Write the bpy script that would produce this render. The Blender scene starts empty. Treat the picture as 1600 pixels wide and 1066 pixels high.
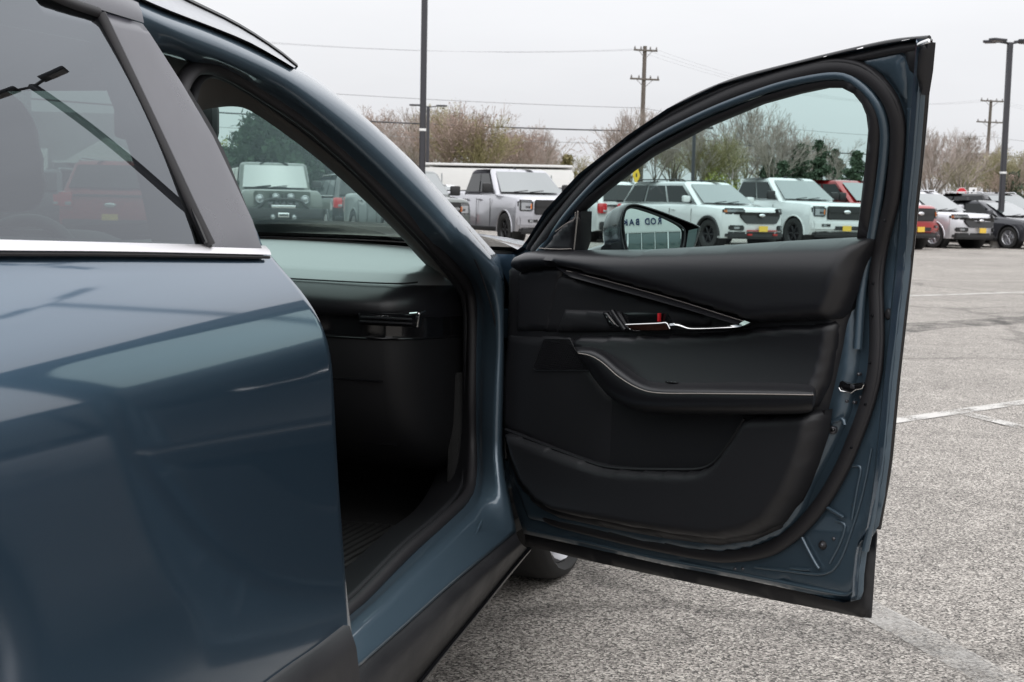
import bpy, bmesh, math, random
import numpy as np
from mathutils import Vector, Matrix
from mathutils.geometry import delaunay_2d_cdt
R = math.radians
random.seed(7)

# ------------------------------------------------------------------ camera
CAM_H, FPX = 1.10, 2200.0
PITCH, ROLL = R(5.63), R(1.2)
scene = bpy.context.scene
fw = Vector((0, math.cos(PITCH), -math.sin(PITCH)))
_r0, _u0 = Vector((1, 0, 0)), Vector((0, math.sin(PITCH), math.cos(PITCH)))
RT = _r0 * math.cos(ROLL) + _u0 * math.sin(ROLL)
UP = _u0 * math.cos(ROLL) - _r0 * math.sin(ROLL)
CAM = Vector((0, 0, CAM_H))
camd = bpy.data.cameras.new('camera')
camd.sensor_width = 36.0
camd.lens = 36.0 * FPX / 1600.0
camd.clip_start, camd.clip_end = 0.05, 3000
camd.dof.use_dof = True
camd.dof.focus_distance = 2.7
camd.dof.aperture_fstop = 18
cam = bpy.data.objects.new('camera', camd)
scene.collection.objects.link(cam)
cam.matrix_world = Matrix(((RT.x, UP.x, -fw.x, CAM.x), (RT.y, UP.y, -fw.y, CAM.y),
                           (RT.z, UP.z, -fw.z, CAM.z), (0, 0, 0, 1)))
scene.camera = cam

# ------------------------------------------------------------------ sky, sun, exposure
SUN_EL, SUN_AZ = R(58), R(150)
world = bpy.data.worlds.new('World'); scene.world = world; world.use_nodes = True
wn = world.node_tree; wn.nodes.clear()
sky = wn.nodes.new('ShaderNodeTexSky'); sky.sky_type = 'NISHITA'; sky.sun_disc = False
sky.sun_elevation = SUN_EL; sky.sun_rotation = SUN_AZ; sky.dust_density = 6; sky.air_density = 1.0
hsv = wn.nodes.new('ShaderNodeHueSaturation'); hsv.inputs['Saturation'].default_value = 0.12
hsv.inputs['Value'].default_value = 0.14
cloudmix = wn.nodes.new('ShaderNodeMixRGB'); cloudmix.inputs[0].default_value = 0.9
cloudmix.inputs[2].default_value = (0.885, 0.895, 0.925, 1)
bg = wn.nodes.new('ShaderNodeBackground'); bg.inputs[1].default_value = 1.0
wo = wn.nodes.new('ShaderNodeOutputWorld')
wn.links.new(sky.outputs[0], hsv.inputs['Color']); wn.links.new(hsv.outputs[0], cloudmix.inputs[1])
# overcast dome: brightness grows smoothly from the horizon to the zenith, as under any cloud deck
wtc = wn.nodes.new('ShaderNodeTexCoord'); wsep = wn.nodes.new('ShaderNodeSeparateXYZ'); wn.links.new(wtc.outputs['Generated'], wsep.inputs[0])
wmx = wn.nodes.new('ShaderNodeMath'); wmx.operation = 'MAXIMUM'; wmx.inputs[1].default_value = 0.0; wn.links.new(wsep.outputs['Z'], wmx.inputs[0])
wma = wn.nodes.new('ShaderNodeMath'); wma.operation = 'MULTIPLY_ADD'; wma.inputs[1].default_value = 1.5; wma.inputs[2].default_value = 0.93
wno = wn.nodes.new('ShaderNodeTexNoise'); wno.inputs['Scale'].default_value = 2.2; wno.inputs['Detail'].default_value = 6; wno.inputs['Roughness'].default_value = 0.55
wmp = wn.nodes.new('ShaderNodeMapping'); wmp.inputs['Scale'].default_value = (1, 1, 4); wn.links.new(wtc.outputs['Generated'], wmp.inputs[0]); wn.links.new(wmp.outputs[0], wno.inputs['Vector'])
wmr = wn.nodes.new('ShaderNodeMapRange'); wn.links.new(wno.outputs['Fac'], wmr.inputs['Value'])
for _k, _v in (('From Min', 0.3), ('From Max', 0.7), ('To Min', 0.94), ('To Max', 1.03)): wmr.inputs[_k].default_value = _v
wmu = wn.nodes.new('ShaderNodeMath'); wmu.operation = 'MULTIPLY'; wn.links.new(wma.outputs[0], wmu.inputs[0]); wn.links.new(wmr.outputs[0], wmu.inputs[1])
wn.links.new(wmx.outputs[0], wma.inputs[0]); wn.links.new(wmu.outputs[0], bg.inputs[1])
wn.links.new(cloudmix.outputs[0], bg.inputs[0]); wn.links.new(bg.outputs[0], wo.inputs[0])
sund = bpy.data.lights.new('sun', 'SUN'); sund.energy = 1.0; sund.angle = R(100); sund.color = (1, 0.97, 0.93)
sun = bpy.data.objects.new('sun', sund); scene.collection.objects.link(sun)
_sd = Vector((math.sin(SUN_AZ) * math.cos(SUN_EL), math.cos(SUN_AZ) * math.cos(SUN_EL), math.sin(SUN_EL)))
sun.rotation_euler = _sd.to_track_quat('Z', 'Y').to_euler()
scene.view_settings.view_transform = 'Standard'; scene.view_settings.look = 'None'
scene.view_settings.exposure = 0.0; scene.view_settings.gamma = 1.0
scene.cycles.use_denoising = True
scene.cycles.max_bounces = 10; scene.cycles.transparent_max_bounces = 16
scene.cycles.glossy_bounces = 5; scene.cycles.transmission_bounces = 6
scene.cycles.caustics_reflective = False; scene.cycles.caustics_refractive = False

# ------------------------------------------------------------------ helpers
COL = scene.collection

def ray(px, py):
    return RT * ((px - 800) / FPX) + UP * (-(py - 533) / FPX) + fw

def ground_pt(px, py, z=0.0):
    d = ray(px, py); s = (z - CAM_H) / d.z
    return CAM + d * s

def far_pt(px, dist):
    """point on the ground in the bearing of image column px, dist metres ahead"""
    yh = 316 + (px - 800) * math.tan(ROLL)
    d = ray(px, yh)
    return Vector((d.x / d.y * dist, dist, 0))

def height_at(px, py, dist):
    d = ray(px, py)
    return CAM_H + d.z / d.y * dist

def link(o, parent=None):
    COL.objects.link(o)
    if parent is not None: o.parent = parent
    return o

def mk(name, verts, faces, mat=None, parent=None, smooth=True, label=None, kind=None, sharp=None):
    me = bpy.data.meshes.new(name)
    me.from_pydata([tuple(v) for v in verts], [], [tuple(f) for f in faces])
    if smooth and len(me.polygons):
        me.polygons.foreach_set('use_smooth', [True] * len(me.polygons))
    if mat is not None: me.materials.append(mat)
    me.update()
    if sharp is not None: me.set_sharp_from_angle(angle=R(sharp))
    o = bpy.data.objects.new(name, me); link(o, parent)
    if label: o['label'] = label
    if kind: o['kind'] = kind
    return o

def empty(name, loc, rz=0.0, label=None, cat=None, group=None):
    o = bpy.data.objects.new(name, None); link(o); o.empty_display_size = 0.3
    o.location = loc; o.rotation_euler = (0, 0, rz)
    if label: o['label'] = label
    if cat: o['category'] = cat
    if group: o['group'] = group
    return o

def tag(o, label, cat=None, group=None):
    o['label'] = label
    if cat: o['category'] = cat
    if group: o['group'] = group
    return o

def resample(pts, n, smooth=True):
    P = [Vector(p) for p in pts]
    if smooth and len(P) > 2:
        Q = []
        for i in range(len(P) - 1):
            p0 = P[i - 1] if i > 0 else P[i] * 2 - P[i + 1]
            p1, p2 = P[i], P[i + 1]
            p3 = P[i + 2] if i + 2 < len(P) else P[i + 1] * 2 - P[i]
            for k in range(8):
                t = k / 8
                Q.append(0.5 * ((2 * p1) + (p2 - p0) * t + (2 * p0 - 5 * p1 + 4 * p2 - p3) * t * t + (3 * p1 - p0 - 3 * p2 + p3) * t ** 3))
        Q.append(P[-1]); P = Q
    L = [0.0]
    for a, b in zip(P, P[1:]): L.append(L[-1] + (b - a).length)
    out = []; j = 0
    for i in range(n):
        s = L[-1] * i / (n - 1)
        while j < len(P) - 2 and L[j + 1] < s: j += 1
        d = L[j + 1] - L[j]
        out.append(P[j].lerp(P[j + 1], 0 if d == 0 else min(1, max(0, (s - L[j]) / d))))
    return out

def loft(name, rows, mat, parent=None, n=None, smooth_rows=True, closed=False, sharp=None, label=None, flip=False, caps=False):
    if n: rows = [resample(r, n, smooth_rows) for r in rows]
    m = len(rows[0]); V = [v for r in rows for v in r]; F = []
    for i in range(len(rows) - 1):
        for j in range(m if closed else m - 1):
            a, b = i * m + j, i * m + (j + 1) % m
            f = (a, b, b + m, a + m)
            F.append(f[::-1] if flip else f)
    if caps:
        F.append(tuple(range(m))); F.append(tuple(range((len(rows) - 1) * m, len(rows) * m)))
    return mk(name, V, F, mat, parent, label=label, sharp=sharp)

def tube_geo(path, rad, sides=8, flat=1.0, closed=False, up=None, caps=True):
    V, F = [], []; n = len(path); P = [Vector(p) for p in path]
    for i in range(n):
        if closed: t = P[(i + 1) % n] - P[i - 1]
        else: t = P[min(i + 1, n - 1)] - P[max(i - 1, 0)]
        t.normalize()
        if up is not None: u0 = Vector(up)
        elif i == 0: u0 = Vector((0, 0, 1)) if abs(t.z) < 0.9 else Vector((1, 0, 0))
        s = t.cross(u0); s.normalize(); u = s.cross(t)
        if up is None: u0 = u.copy()
        r = rad[i] if isinstance(rad, (list, tuple)) else rad
        for k in range(sides):
            a = 2 * math.pi * k / sides
            V.append(P[i] + s * (math.cos(a) * r) + u * (math.sin(a) * r * flat))
    for i in range(n if closed else n - 1):
        for k in range(sides):
            a, b = i * sides + k, i * sides + (k + 1) % sides
            c, d = (a + sides) % (n * sides), (b + sides) % (n * sides)
            F.append((a, b, d, c))
    if caps and not closed:
        F.append(tuple(range(sides))[::-1]); F.append(tuple(range((n - 1) * sides, n * sides)))
    return V, F

def tube(name, path, rad, mat, parent=None, sides=8, flat=1.0, n=None, closed=False, up=None, label=None):
    if n: path = resample(path, n)
    V, F = tube_geo(path, rad, sides, flat, closed, up)
    return mk(name, V, F, mat, parent, label=label, sharp=50)

def inside(poly, x, y):
    c = False; n = len(poly); j = n - 1
    for i in range(n):
        xi, yi = poly[i]; xj, yj = poly[j]
        if (yi > y) != (yj > y) and x < (xj - xi) * (y - yi) / (yj - yi) + xi: c = not c
        j = i
    return c

def inside_np(poly, P):
    c = np.zeros(len(P), bool); n = len(poly); j = n - 1
    for i in range(n):
        xi, yi = poly[i]; xj, yj = poly[j]
        if yi != yj:
            m = ((yi > P[:, 1]) != (yj > P[:, 1])) & (P[:, 0] < (xj - xi) * (P[:, 1] - yi) / (yj - yi) + xi)
            c ^= m
        j = i
    return c

def dist_np(polys, P):
    D = np.full(len(P), 1e9)
    for poly in polys:
        Q = np.array(poly, float); Q2 = np.roll(Q, -1, 0)
        for a, b in zip(Q, Q2):
            ab = b - a; L = max((ab ** 2).sum(), 1e-12)
            t = np.clip(((P - a) @ ab) / L, 0, 1)
            D = np.minimum(D, np.hypot(*(P - (a + t[:, None] * ab)).T))
    return D

def dens(poly, step):
    out = []; n = len(poly)
    for i in range(n):
        a, b = Vector(poly[i]), Vector(poly[(i + 1) % n])
        k = max(1, int((b - a).length / step + 0.5))
        for j in range(k): out.append(tuple(a.lerp(b, j / k)))
    return out

def smooth_poly(poly, per=6):
    """closed Catmull-Rom through the points"""
    P = [Vector(p) for p in poly]; n = len(P); out = []
    for i in range(n):
        p0, p1, p2, p3 = P[i - 1], P[i], P[(i + 1) % n], P[(i + 2) % n]
        for k in range(per):
            t = k / per
            q = 0.5 * ((2 * p1) + (p2 - p0) * t + (2 * p0 - 5 * p1 + 4 * p2 - p3) * t * t + (3 * p1 - p0 - 3 * p2 + p3) * t ** 3)
            out.append(tuple(q))
    return out

def round_poly(poly, r, k=4):
    """closed polygon with every corner rounded"""
    out = []; n = len(poly)
    for i in range(n):
        p, a, b = Vector(poly[i]), Vector(poly[i - 1]), Vector(poly[(i + 1) % n])
        da, db = (a - p), (b - p)
        ra = min(r, da.length * 0.45); rb = min(r, db.length * 0.45)
        s, e = p + da.normalized() * ra, p + db.normalized() * rb
        for j in range(k + 1):
            t = j / k
            out.append(tuple((1 - t) ** 2 * s + 2 * t * (1 - t) * p + t * t * e))
    return out

def offset_poly(poly, d):
    n = len(poly); out = []
    area = sum(poly[i][0] * poly[(i + 1) % n][1] - poly[(i + 1) % n][0] * poly[i][1] for i in range(n))
    s = 1 if area > 0 else -1
    for i in range(n):
        a, b = Vector(poly[i - 1]), Vector(poly[(i + 1) % n]); t = (b - a)
        if t.length < 1e-9: out.append(poly[i]); continue
        t.normalize(); out.append((poly[i][0] + s * t.y * d, poly[i][1] - s * t.x * d))
    return out

def pad(name, poly, base, h, r, mat, parent, step=0.012, skirt=0.02, holes=(), extra=None, sgn=-1, label=None, place=None):
    """pillow-edged panel over a 2D outline (u,z): y = base(u,z) + sgn*lift; skirt hides the gap behind"""
    loops = [dens(poly, step)] + [dens(hh, step) for hh in holes]
    bpts = [p for l in loops for p in l]
    xs = [p[0] for p in poly]; ys = [p[1] for p in poly]
    gx = np.arange(min(xs), max(xs), step); gy = np.arange(min(ys), max(ys), step)
    G = np.array([(x + (0.5 * step if j % 2 else 0), y) for j, y in enumerate(gy) for x in gx]).reshape(-1, 2)
    keep = inside_np(loops[0], G)
    for l in loops[1:]: keep &= ~inside_np(l, G)
    G = G[keep]; G = G[dist_np(loops, G) > step * 0.45]
    pts = [Vector(p) for p in bpts] + [Vector(p) for p in G]
    edges = []; o = 0
    for l in loops:
        edges += [(o + i, o + (i + 1) % len(l)) for i in range(len(l))]; o += len(l)
    vo, eo, fo, *_ = delaunay_2d_cdt(pts, edges, [], 1, 1e-6)
    P = np.array([tuple(v) for v in vo]); D = dist_np(loops, P)
    q = np.clip(D / r, 0, 1); lift = h * np.sqrt(np.clip(1 - (1 - q) ** 2, 0, 1))
    V = []
    for (u, z), l in zip(P, lift):
        y = base(u, z) + sgn * l
        if extra: y += extra(u, z)
        V.append(Vector((u, y, z)))
    F = []
    for f in fo:
        c = sum((P[i] for i in f), np.zeros(2)) / len(f)
        if any(inside(l, c[0], c[1]) for l in loops[1:]): continue
        F.append(tuple(f) if sgn < 0 else tuple(f)[::-1])
    # skirt from every border edge
    cnt = {}
    for f in F:
        for a, b in zip(f, f[1:] + f[:1]): cnt[(a, b)] = cnt.get((a, b), 0) + 1
    back = {}
    for (a, b) in list(cnt):
        if (b, a) not in cnt:
            for i in (a, b):
                if i not in back:
                    back[i] = len(V); v = V[i]; V.append(Vector((v.x, v.y - sgn * skirt, v.z)))
            F.append((b, a, back[a], back[b]))
    if place: V = [place(v) for v in V]
    return mk(name, V, F, mat, parent, label=label, sharp=70)

def box_geo(c, s, bev=0.0, seg=2):
    bm = bmesh.new(); bmesh.ops.create_cube(bm, size=1.0)
    bmesh.ops.scale(bm, vec=s, verts=bm.verts); bmesh.ops.translate(bm, vec=c, verts=bm.verts)
    if bev: bmesh.ops.bevel(bm, geom=list(bm.edges), offset=min(bev, min(s) * 0.45), segments=seg, affect='EDGES', profile=0.6)
    bm.verts.index_update()
    V = [v.co.copy() for v in bm.verts]; F = [tuple(v.index for v in f.verts) for f in bm.faces]; bm.free()
    return V, F

def box(name, c, s, mat, parent=None, bev=0.01, rot=None, label=None, warp=None):
    V, F = box_geo(Vector((0, 0, 0)), s, bev)
    if rot is not None: V = [rot @ v for v in V]
    V = [v + Vector(c) for v in V]
    if warp: V = [warp(v) for v in V]
    return mk(name, V, F, mat, parent, label=label, sharp=40)

def merge(gs):
    V, F = [], []
    for v, f in gs:
        o = len(V); V += list(v); F += [tuple(i + o for i in q) for q in f]
    return V, F

def lathe_geo(prof, n=32, axis='x', arc=None):
    V, F = [], []; m = len(prof)
    for i in range(n):
        a = 2 * math.pi * i / n; c, s = math.cos(a), math.sin(a)
        for x, r in prof: V.append(Vector((x, r * c, r * s)) if axis == 'x' else Vector((r * c, r * s, x)))
    for i in range(n):
        for k in range(m - 1):
            a, b = i * m + k, ((i + 1) % n) * m + k
            F.append((a, b, b + 1, a + 1))
    return V, F

def extrude_poly(poly, fn0, fn1):
    """solid between two placements of a 2D outline"""
    n = len(poly)
    V = [fn0(*p) for p in poly] + [fn1(*p) for p in poly]
    F = [tuple(range(n)), tuple(range(n, 2 * n))[::-1]] + [(i, (i + 1) % n, n + (i + 1) % n, n + i) for i in range(n)]
    return V, F

# ------------------------------------------------------------------ materials
def prin(name, col, rough=0.5, metal=0.0, coat=0.0, spec=0.5, coatr=0.03, emit=None):
    m = bpy.data.materials.new(name); m.use_nodes = True
    b = m.node_tree.nodes['Principled BSDF']
    b.inputs['Base Color'].default_value = (*col, 1); b.inputs['Roughness'].default_value = rough
    b.inputs['Metallic'].default_value = metal; b.inputs['Coat Weight'].default_value = coat
    b.inputs['Coat Roughness'].default_value = coatr; b.inputs['Specular IOR Level'].default_value = spec
    return m

def add_noise(m, scale, amount, bump=0.0, detail=4, rough_var=0.0, dist=0.002, coord='Object'):
    nt = m.node_tree; b = nt.nodes['Principled BSDF']
    tc = nt.nodes.new('ShaderNodeTexCoord'); no = nt.nodes.new('ShaderNodeTexNoise')
    no.inputs['Scale'].default_value = scale; no.inputs['Detail'].default_value = detail
    nt.links.new(tc.outputs[coord], no.inputs['Vector'])
    if amount:
        c = b.inputs['Base Color'].default_value[:]
        mx = nt.nodes.new('ShaderNodeMixRGB')
        mx.inputs[1].default_value = tuple(x * (1 - amount) for x in c[:3]) + (1,)
        mx.inputs[2].default_value = tuple(min(1, x * (1 + amount)) for x in c[:3]) + (1,)
        nt.links.new(no.outputs['Fac'], mx.inputs[0]); nt.links.new(mx.outputs[0], b.inputs['Base Color'])
    if bump:
        bp = nt.nodes.new('ShaderNodeBump'); bp.inputs['Strength'].default_value = bump; bp.inputs['Distance'].default_value = dist
        nt.links.new(no.outputs['Fac'], bp.inputs['Height']); nt.links.new(bp.outputs[0], b.inputs['Normal'])
    if rough_var:
        mr = nt.nodes.new('ShaderNodeMapRange'); r0 = b.inputs['Roughness'].default_value
        n2 = nt.nodes.new('ShaderNodeTexNoise'); n2.inputs['Scale'].default_value = 9; n2.inputs['Detail'].default_value = 6
        nt.links.new(tc.outputs[coord], n2.inputs['Vector'])
        mr.inputs['From Min'].default_value = 0.35; mr.inputs['From Max'].default_value = 0.65
        mr.inputs['To Min'].default_value = r0 - rough_var; mr.inputs['To Max'].default_value = r0 + rough_var
        nt.links.new(n2.outputs['Fac'], mr.inputs['Value']); nt.links.new(mr.outputs[0], b.inputs['Roughness'])
    return m

def glass_mat(name, tint, ior=1.6, rough=0.0):
    m = bpy.data.materials.new(name); m.use_nodes = True; nt = m.node_tree; nt.nodes.clear()
    o = nt.nodes.new('ShaderNodeOutputMaterial'); mx = nt.nodes.new('ShaderNodeMixShader')
    tr = nt.nodes.new('ShaderNodeBsdfTransparent'); gl = nt.nodes.new('ShaderNodeBsdfGlossy'); fr = nt.nodes.new('ShaderNodeFresnel')
    tr.inputs[0].default_value = (*tint, 1); gl.inputs['Roughness'].default_value = rough; gl.inputs[0].default_value = (0.89, 0.94, 1.0, 1); fr.inputs['IOR'].default_value = ior
    geo = nt.nodes.new('ShaderNodeNewGeometry'); ma = nt.nodes.new('ShaderNodeMath'); ma.operation = 'MULTIPLY_ADD'
    ma.inputs[1].default_value = 1 / ior - ior; ma.inputs[2].default_value = ior      # same index from both faces of the pane
    nt.links.new(geo.outputs['Backfacing'], ma.inputs[0]); nt.links.new(ma.outputs[0], fr.inputs['IOR'])
    nt.links.new(fr.outputs[0], mx.inputs[0]); nt.links.new(tr.outputs[0], mx.inputs[1]); nt.links.new(gl.outputs[0], mx.inputs[2])
    nt.links.new(mx.outputs[0], o.inputs[0])
    return m

def paint(name, col, rough=0.3, metal=0.25, cior=1.5, coatr=0.02):
    m = prin(name, col, rough, metal, coat=1.0, coatr=coatr)
    m.node_tree.nodes['Principled BSDF'].inputs['Coat IOR'].default_value = cior
    return m

M = {}
M['blue'] = add_noise(paint('blue_grey_metallic_paint', (0.056, 0.104, 0.158), 0.28, 0.85, 2.0, 0.055), 2500, 0.12, detail=1)
M['blue_in'] = add_noise(paint('blue_grey_paint_inner_metal', (0.057, 0.090, 0.120), 0.38, 0.40), 600, 0.10, 0.02, detail=2)
M['rubber'] = add_noise(prin('black_rubber', (0.014, 0.013, 0.015), 0.55), 300, 0.2, 0.05)
M['plastic'] = add_noise(prin('black_grained_plastic', (0.011, 0.011, 0.013), 0.50, spec=0.45), 900, 0.25, 0.12, dist=0.0006)
M['cladding'] = add_noise(prin('black_textured_cladding', (0.016, 0.016, 0.018), 0.48, spec=0.45), 700, 0.25, 0.2, dist=0.0008, rough_var=0.08)
M['leather'] = add_noise(prin('black_leatherette', (0.009, 0.009, 0.011), 0.38, spec=0.5), 1400, 0.15, 0.15, dist=0.0005)
M['insert'] = add_noise(prin('dark_insert', (0.009, 0.009, 0.011), 0.55, spec=0.4), 900, 0.2, 0.1, dist=0.0005)
M['gloss'] = prin('piano_black', (0.006, 0.006, 0.007), 0.12, spec=0.6)
M['chrome'] = prin('satin_chrome', (0.85, 0.84, 0.83), 0.14, 1.0)
M['belt'] = prin('bright_belt_moulding', (0.86, 0.84, 0.85), 0.42, 1.0)
M['thread'] = prin('grey_thread', (0.30, 0.27, 0.25), 0.8)
M['applique'] = add_noise(prin('pillar_applique', (0.046, 0.045, 0.058), 0.30, spec=1.0, coat=0.45, coatr=0.22), 40, 0.08, rough_var=0.05)
M['garnish'] = add_noise(prin('warm_grey_pillar_garnish', (0.085, 0.078, 0.072), 0.8), 500, 0.15, 0.1, dist=0.0006)
M['headliner'] = add_noise(prin('headliner_fabric', (0.16, 0.15, 0.145), 0.95), 400, 0.15, 0.1)
M['carpet'] = add_noise(prin('black_carpet', (0.008, 0.008, 0.008), 0.95), 260, 0.5, 0.4, dist=0.004)
M['mat'] = add_noise(prin('rubber_floor_mat', (0.016, 0.016, 0.016), 0.6), 60, 0.4, 0.2, dist=0.002)
M['red_mark'] = prin('red_indicator', (0.65, 0.02, 0.03), 0.4)
M['screw'] = prin('zinc_screw', (0.12, 0.12, 0.13), 0.4, 0.8)
M['glass_front'] = glass_mat('green_tinted_glass', (0.70, 0.875, 0.85), 1.5)
M['glass_shield'] = glass_mat('green_windscreen_glass', (0.66, 0.85, 0.80), 1.28)
M['glass_rear'] = glass_mat('dark_privacy_glass', (0.16, 0.19, 0.185), 2.25)
M['mirror'] = prin('mirror_silver', (0.80, 0.90, 0.90), 0.0, 1.0)
M['tyre'] = add_noise(prin('tyre_rubber', (0.018, 0.018, 0.018), 0.75), 120, 0.2, 0.1)
M['rim_silver'] = prin('silver_wheel', (0.55, 0.55, 0.57), 0.3, 0.9)
M['rim_black'] = prin('black_wheel', (0.02, 0.02, 0.022), 0.35, 0.3)
M['silver_rail'] = add_noise(prin('satin_grey_roof_rail', (0.40, 0.41, 0.43), 0.4, 0.3), 60, 0.1)
# ------------------------------------------------------------------ ground
def node(nt, t, **kw):
    n = nt.nodes.new(t)
    for k, v in kw.items():
        if k in n.inputs: n.inputs[k].default_value = v
        else: setattr(n, k, v)
    return n

def asphalt():
    m = prin('aged_asphalt', (0.2, 0.2, 0.2), 0.85, spec=0.3); nt = m.node_tree; b = nt.nodes['Principled BSDF']; L = nt.links.new
    tc = node(nt, 'ShaderNodeTexCoord')
    vo = node(nt, 'ShaderNodeTexVoronoi', Scale=185.0, Randomness=1.0); L(tc.outputs['Object'], vo.inputs['Vector'])
    sep = node(nt, 'ShaderNodeSeparateColor'); L(vo.outputs['Color'], sep.inputs[0])
    cr = node(nt, 'ShaderNodeValToRGB'); L(sep.outputs[0], cr.inputs[0])
    els = cr.color_ramp.elements
    els[0].position = 0.0; els[0].color = (0.045, 0.043, 0.041, 1)
    els[1].position = 1.0; els[1].color = (0.55, 0.535, 0.51, 1)
    for p, c in ((0.22, (0.10, 0.096, 0.092, 1)), (0.40, (0.21, 0.20, 0.19, 1)), (0.75, (0.33, 0.315, 0.30, 1))):
        e = els.new(p); e.color = c
    n1 = node(nt, 'ShaderNodeTexNoise', Scale=420.0, Detail=3.0); L(tc.outputs['Object'], n1.inputs['Vector'])
    mxa = node(nt, 'ShaderNodeMixRGB', blend_type='OVERLAY'); mxa.inputs[0].default_value = 0.6
    L(cr.outputs[0], mxa.inputs[1]); L(n1.outputs['Fac'], mxa.inputs[2])
    # stains, tyre-worn bands and old patches
    n2 = node(nt, 'ShaderNodeTexNoise', Scale=0.55, Detail=7.0, Roughness=0.65); L(tc.outputs['Object'], n2.inputs['Vector'])
    mr = node(nt, 'ShaderNodeMapRange'); L(n2.outputs['Fac'], mr.inputs['Value'])
    for k, v in (('From Min', 0.3), ('From Max', 0.7), ('To Min', 0.78), ('To Max', 1.10)): mr.inputs[k].default_value = v
    n3 = node(nt, 'ShaderNodeTexNoise', Scale=6.0, Detail=5.0); L(tc.outputs['Object'], n3.inputs['Vector'])
    mr3 = node(nt, 'ShaderNodeMapRange'); L(n3.outputs['Fac'], mr3.inputs['Value'])
    for k, v in (('From Min', 0.3), ('From Max', 0.7), ('To Min', 0.88), ('To Max', 1.10)): mr3.inputs[k].default_value = v
    mul = node(nt, 'ShaderNodeMath', operation='MULTIPLY'); L(mr.outputs[0], mul.inputs[0]); L(mr3.outputs[0], mul.inputs[1])
    # crack seams
    vc = node(nt, 'ShaderNodeTexVoronoi', Scale=0.16, feature='DISTANCE_TO_EDGE')
    nw = node(nt, 'ShaderNodeTexNoise', Scale=1.2, Detail=6.0); L(tc.outputs['Object'], nw.inputs['Vector'])
    va = node(nt, 'ShaderNodeVectorMath', operation='ADD'); vs = node(nt, 'ShaderNodeVectorMath', operation='SCALE'); vs.inputs['Scale'].default_value = 0.9
    L(nw.outputs['Color'], vs.inputs[0]); L(tc.outputs['Object'], va.inputs[0]); L(vs.outputs[0], va.inputs[1]); L(va.outputs[0], vc.inputs['Vector'])
    mc = node(nt, 'ShaderNodeMapRange'); L(vc.outputs['Distance'], mc.inputs['Value'])
    for k, v in (('From Min', 0.0), ('From Max', 0.012), ('To Min', 0.62), ('To Max', 1.0)): mc.inputs[k].default_value = v
    mul2 = node(nt, 'ShaderNodeMath', operation='MULTIPLY'); L(mul.outputs[0], mul2.inputs[0]); L(mc.outputs[0], mul2.inputs[1])
    fin = node(nt, 'ShaderNodeMixRGB', blend_type='MULTIPLY'); fin.inputs[0].default_value = 1.0
    L(mxa.outputs[0], fin.inputs[1]); L(mul2.outputs[0], fin.inputs[2])
    tint = node(nt, 'ShaderNodeMixRGB', blend_type='MULTIPLY'); tint.inputs[0].default_value = 1.0; tint.inputs[2].default_value = (1.16, 1.12, 1.07, 1)
    L(fin.outputs[0], tint.inputs[1]); L(tint.outputs[0], b.inputs['Base Color'])
    bp = node(nt, 'ShaderNodeBump', Strength=0.55, Distance=0.004); L(sep.outputs[0], bp.inputs['Height']); L(bp.outputs[0], b.inputs['Normal'])
    return m

def paint_line_mat(wear, v=1.0, soft=0.10, amax=1.0):
    m = prin('worn_white_road_paint', (0.50 * v, 0.485 * v, 0.46 * v), 0.8, spec=0.3); nt = m.node_tree; b = nt.nodes['Principled BSDF']; L = nt.links.new
    tc = node(nt, 'ShaderNodeTexCoord'); n1 = node(nt, 'ShaderNodeTexNoise', Scale=110.0, Detail=4.0); n2 = node(nt, 'ShaderNodeTexNoise', Scale=5.0, Detail=4.0)
    L(tc.outputs['Object'], n1.inputs['Vector']); L(tc.outputs['Object'], n2.inputs['Vector'])
    ad = node(nt, 'ShaderNodeMath', operation='ADD'); L(n1.outputs['Fac'], ad.inputs[0]); L(n2.outputs['Fac'], ad.inputs[1])
    mr = node(nt, 'ShaderNodeMapRange'); L(ad.outputs[0], mr.inputs['Value'])
    for k, v in (('From Min', wear), ('From Max', wear + soft), ('To Max', amax)): mr.inputs[k].default_value = v
    L(mr.outputs[0], b.inputs['Alpha'])
    return m

g = mk('ground', [(-600, -400, 0), (600, -400, 0), (600, 900, 0), (-600, 900, 0)], [(0, 1, 2, 3)], asphalt(), kind='structure', smooth=False)
def road_line(pts, w, mat, z, name='painted_line'):
    P = [ground_pt(*p) for p in pts]; V, F = [], []
    for i, p in enumerate(P):
        t = (P[min(i + 1, len(P) - 1)] - P[max(i - 1, 0)]).normalized(); s = Vector((-t.y, t.x, 0)) * w / 2
        V += [p + s + Vector((0, 0, z)), p - s + Vector((0, 0, z))]
    F = [(2 * i, 2 * i + 1, 2 * i + 3, 2 * i + 2) for i in range(len(P) - 1)]
    return mk(name, V, F, mat, kind='structure', smooth=False)
lm1, lm2 = paint_line_mat(0.86), paint_line_mat(1.0)
road_line([(1240, 681), (1395, 659), (1600, 629), (1900, 592)], 0.11, lm1, 0.004)
road_line([(1500, 645), (1600, 670), (1800, 720)], 0.10, lm2, 0.006)
road_line([(1100, 474), (1415, 463), (1600, 457), (1900, 450)], 0.13, lm1, 0.004)
road_line([(1330, 940), (1440, 998), (1560, 1064), (1700, 1150)], 0.12, paint_line_mat(0.72, 0.95, 0.6, 0.75), 0.004)
road_line([(700, 560), (1330, 520)], 0.12, lm2, 0.004)
road_line([(1250, 530), (1380, 517), (1450, 509), (1540, 504), (1640, 497), (1800, 492)], 0.55, paint_line_mat(0.85, 0.14, 0.35, 0.55), 0.003, 'sealed_crack')
road_line([(1000, 1010), (1150, 985), (1260, 990), (1400, 1030)], 0.10, paint_line_mat(0.95, 0.2, 0.4, 0.4), 0.003, 'sealed_crack')

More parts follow.
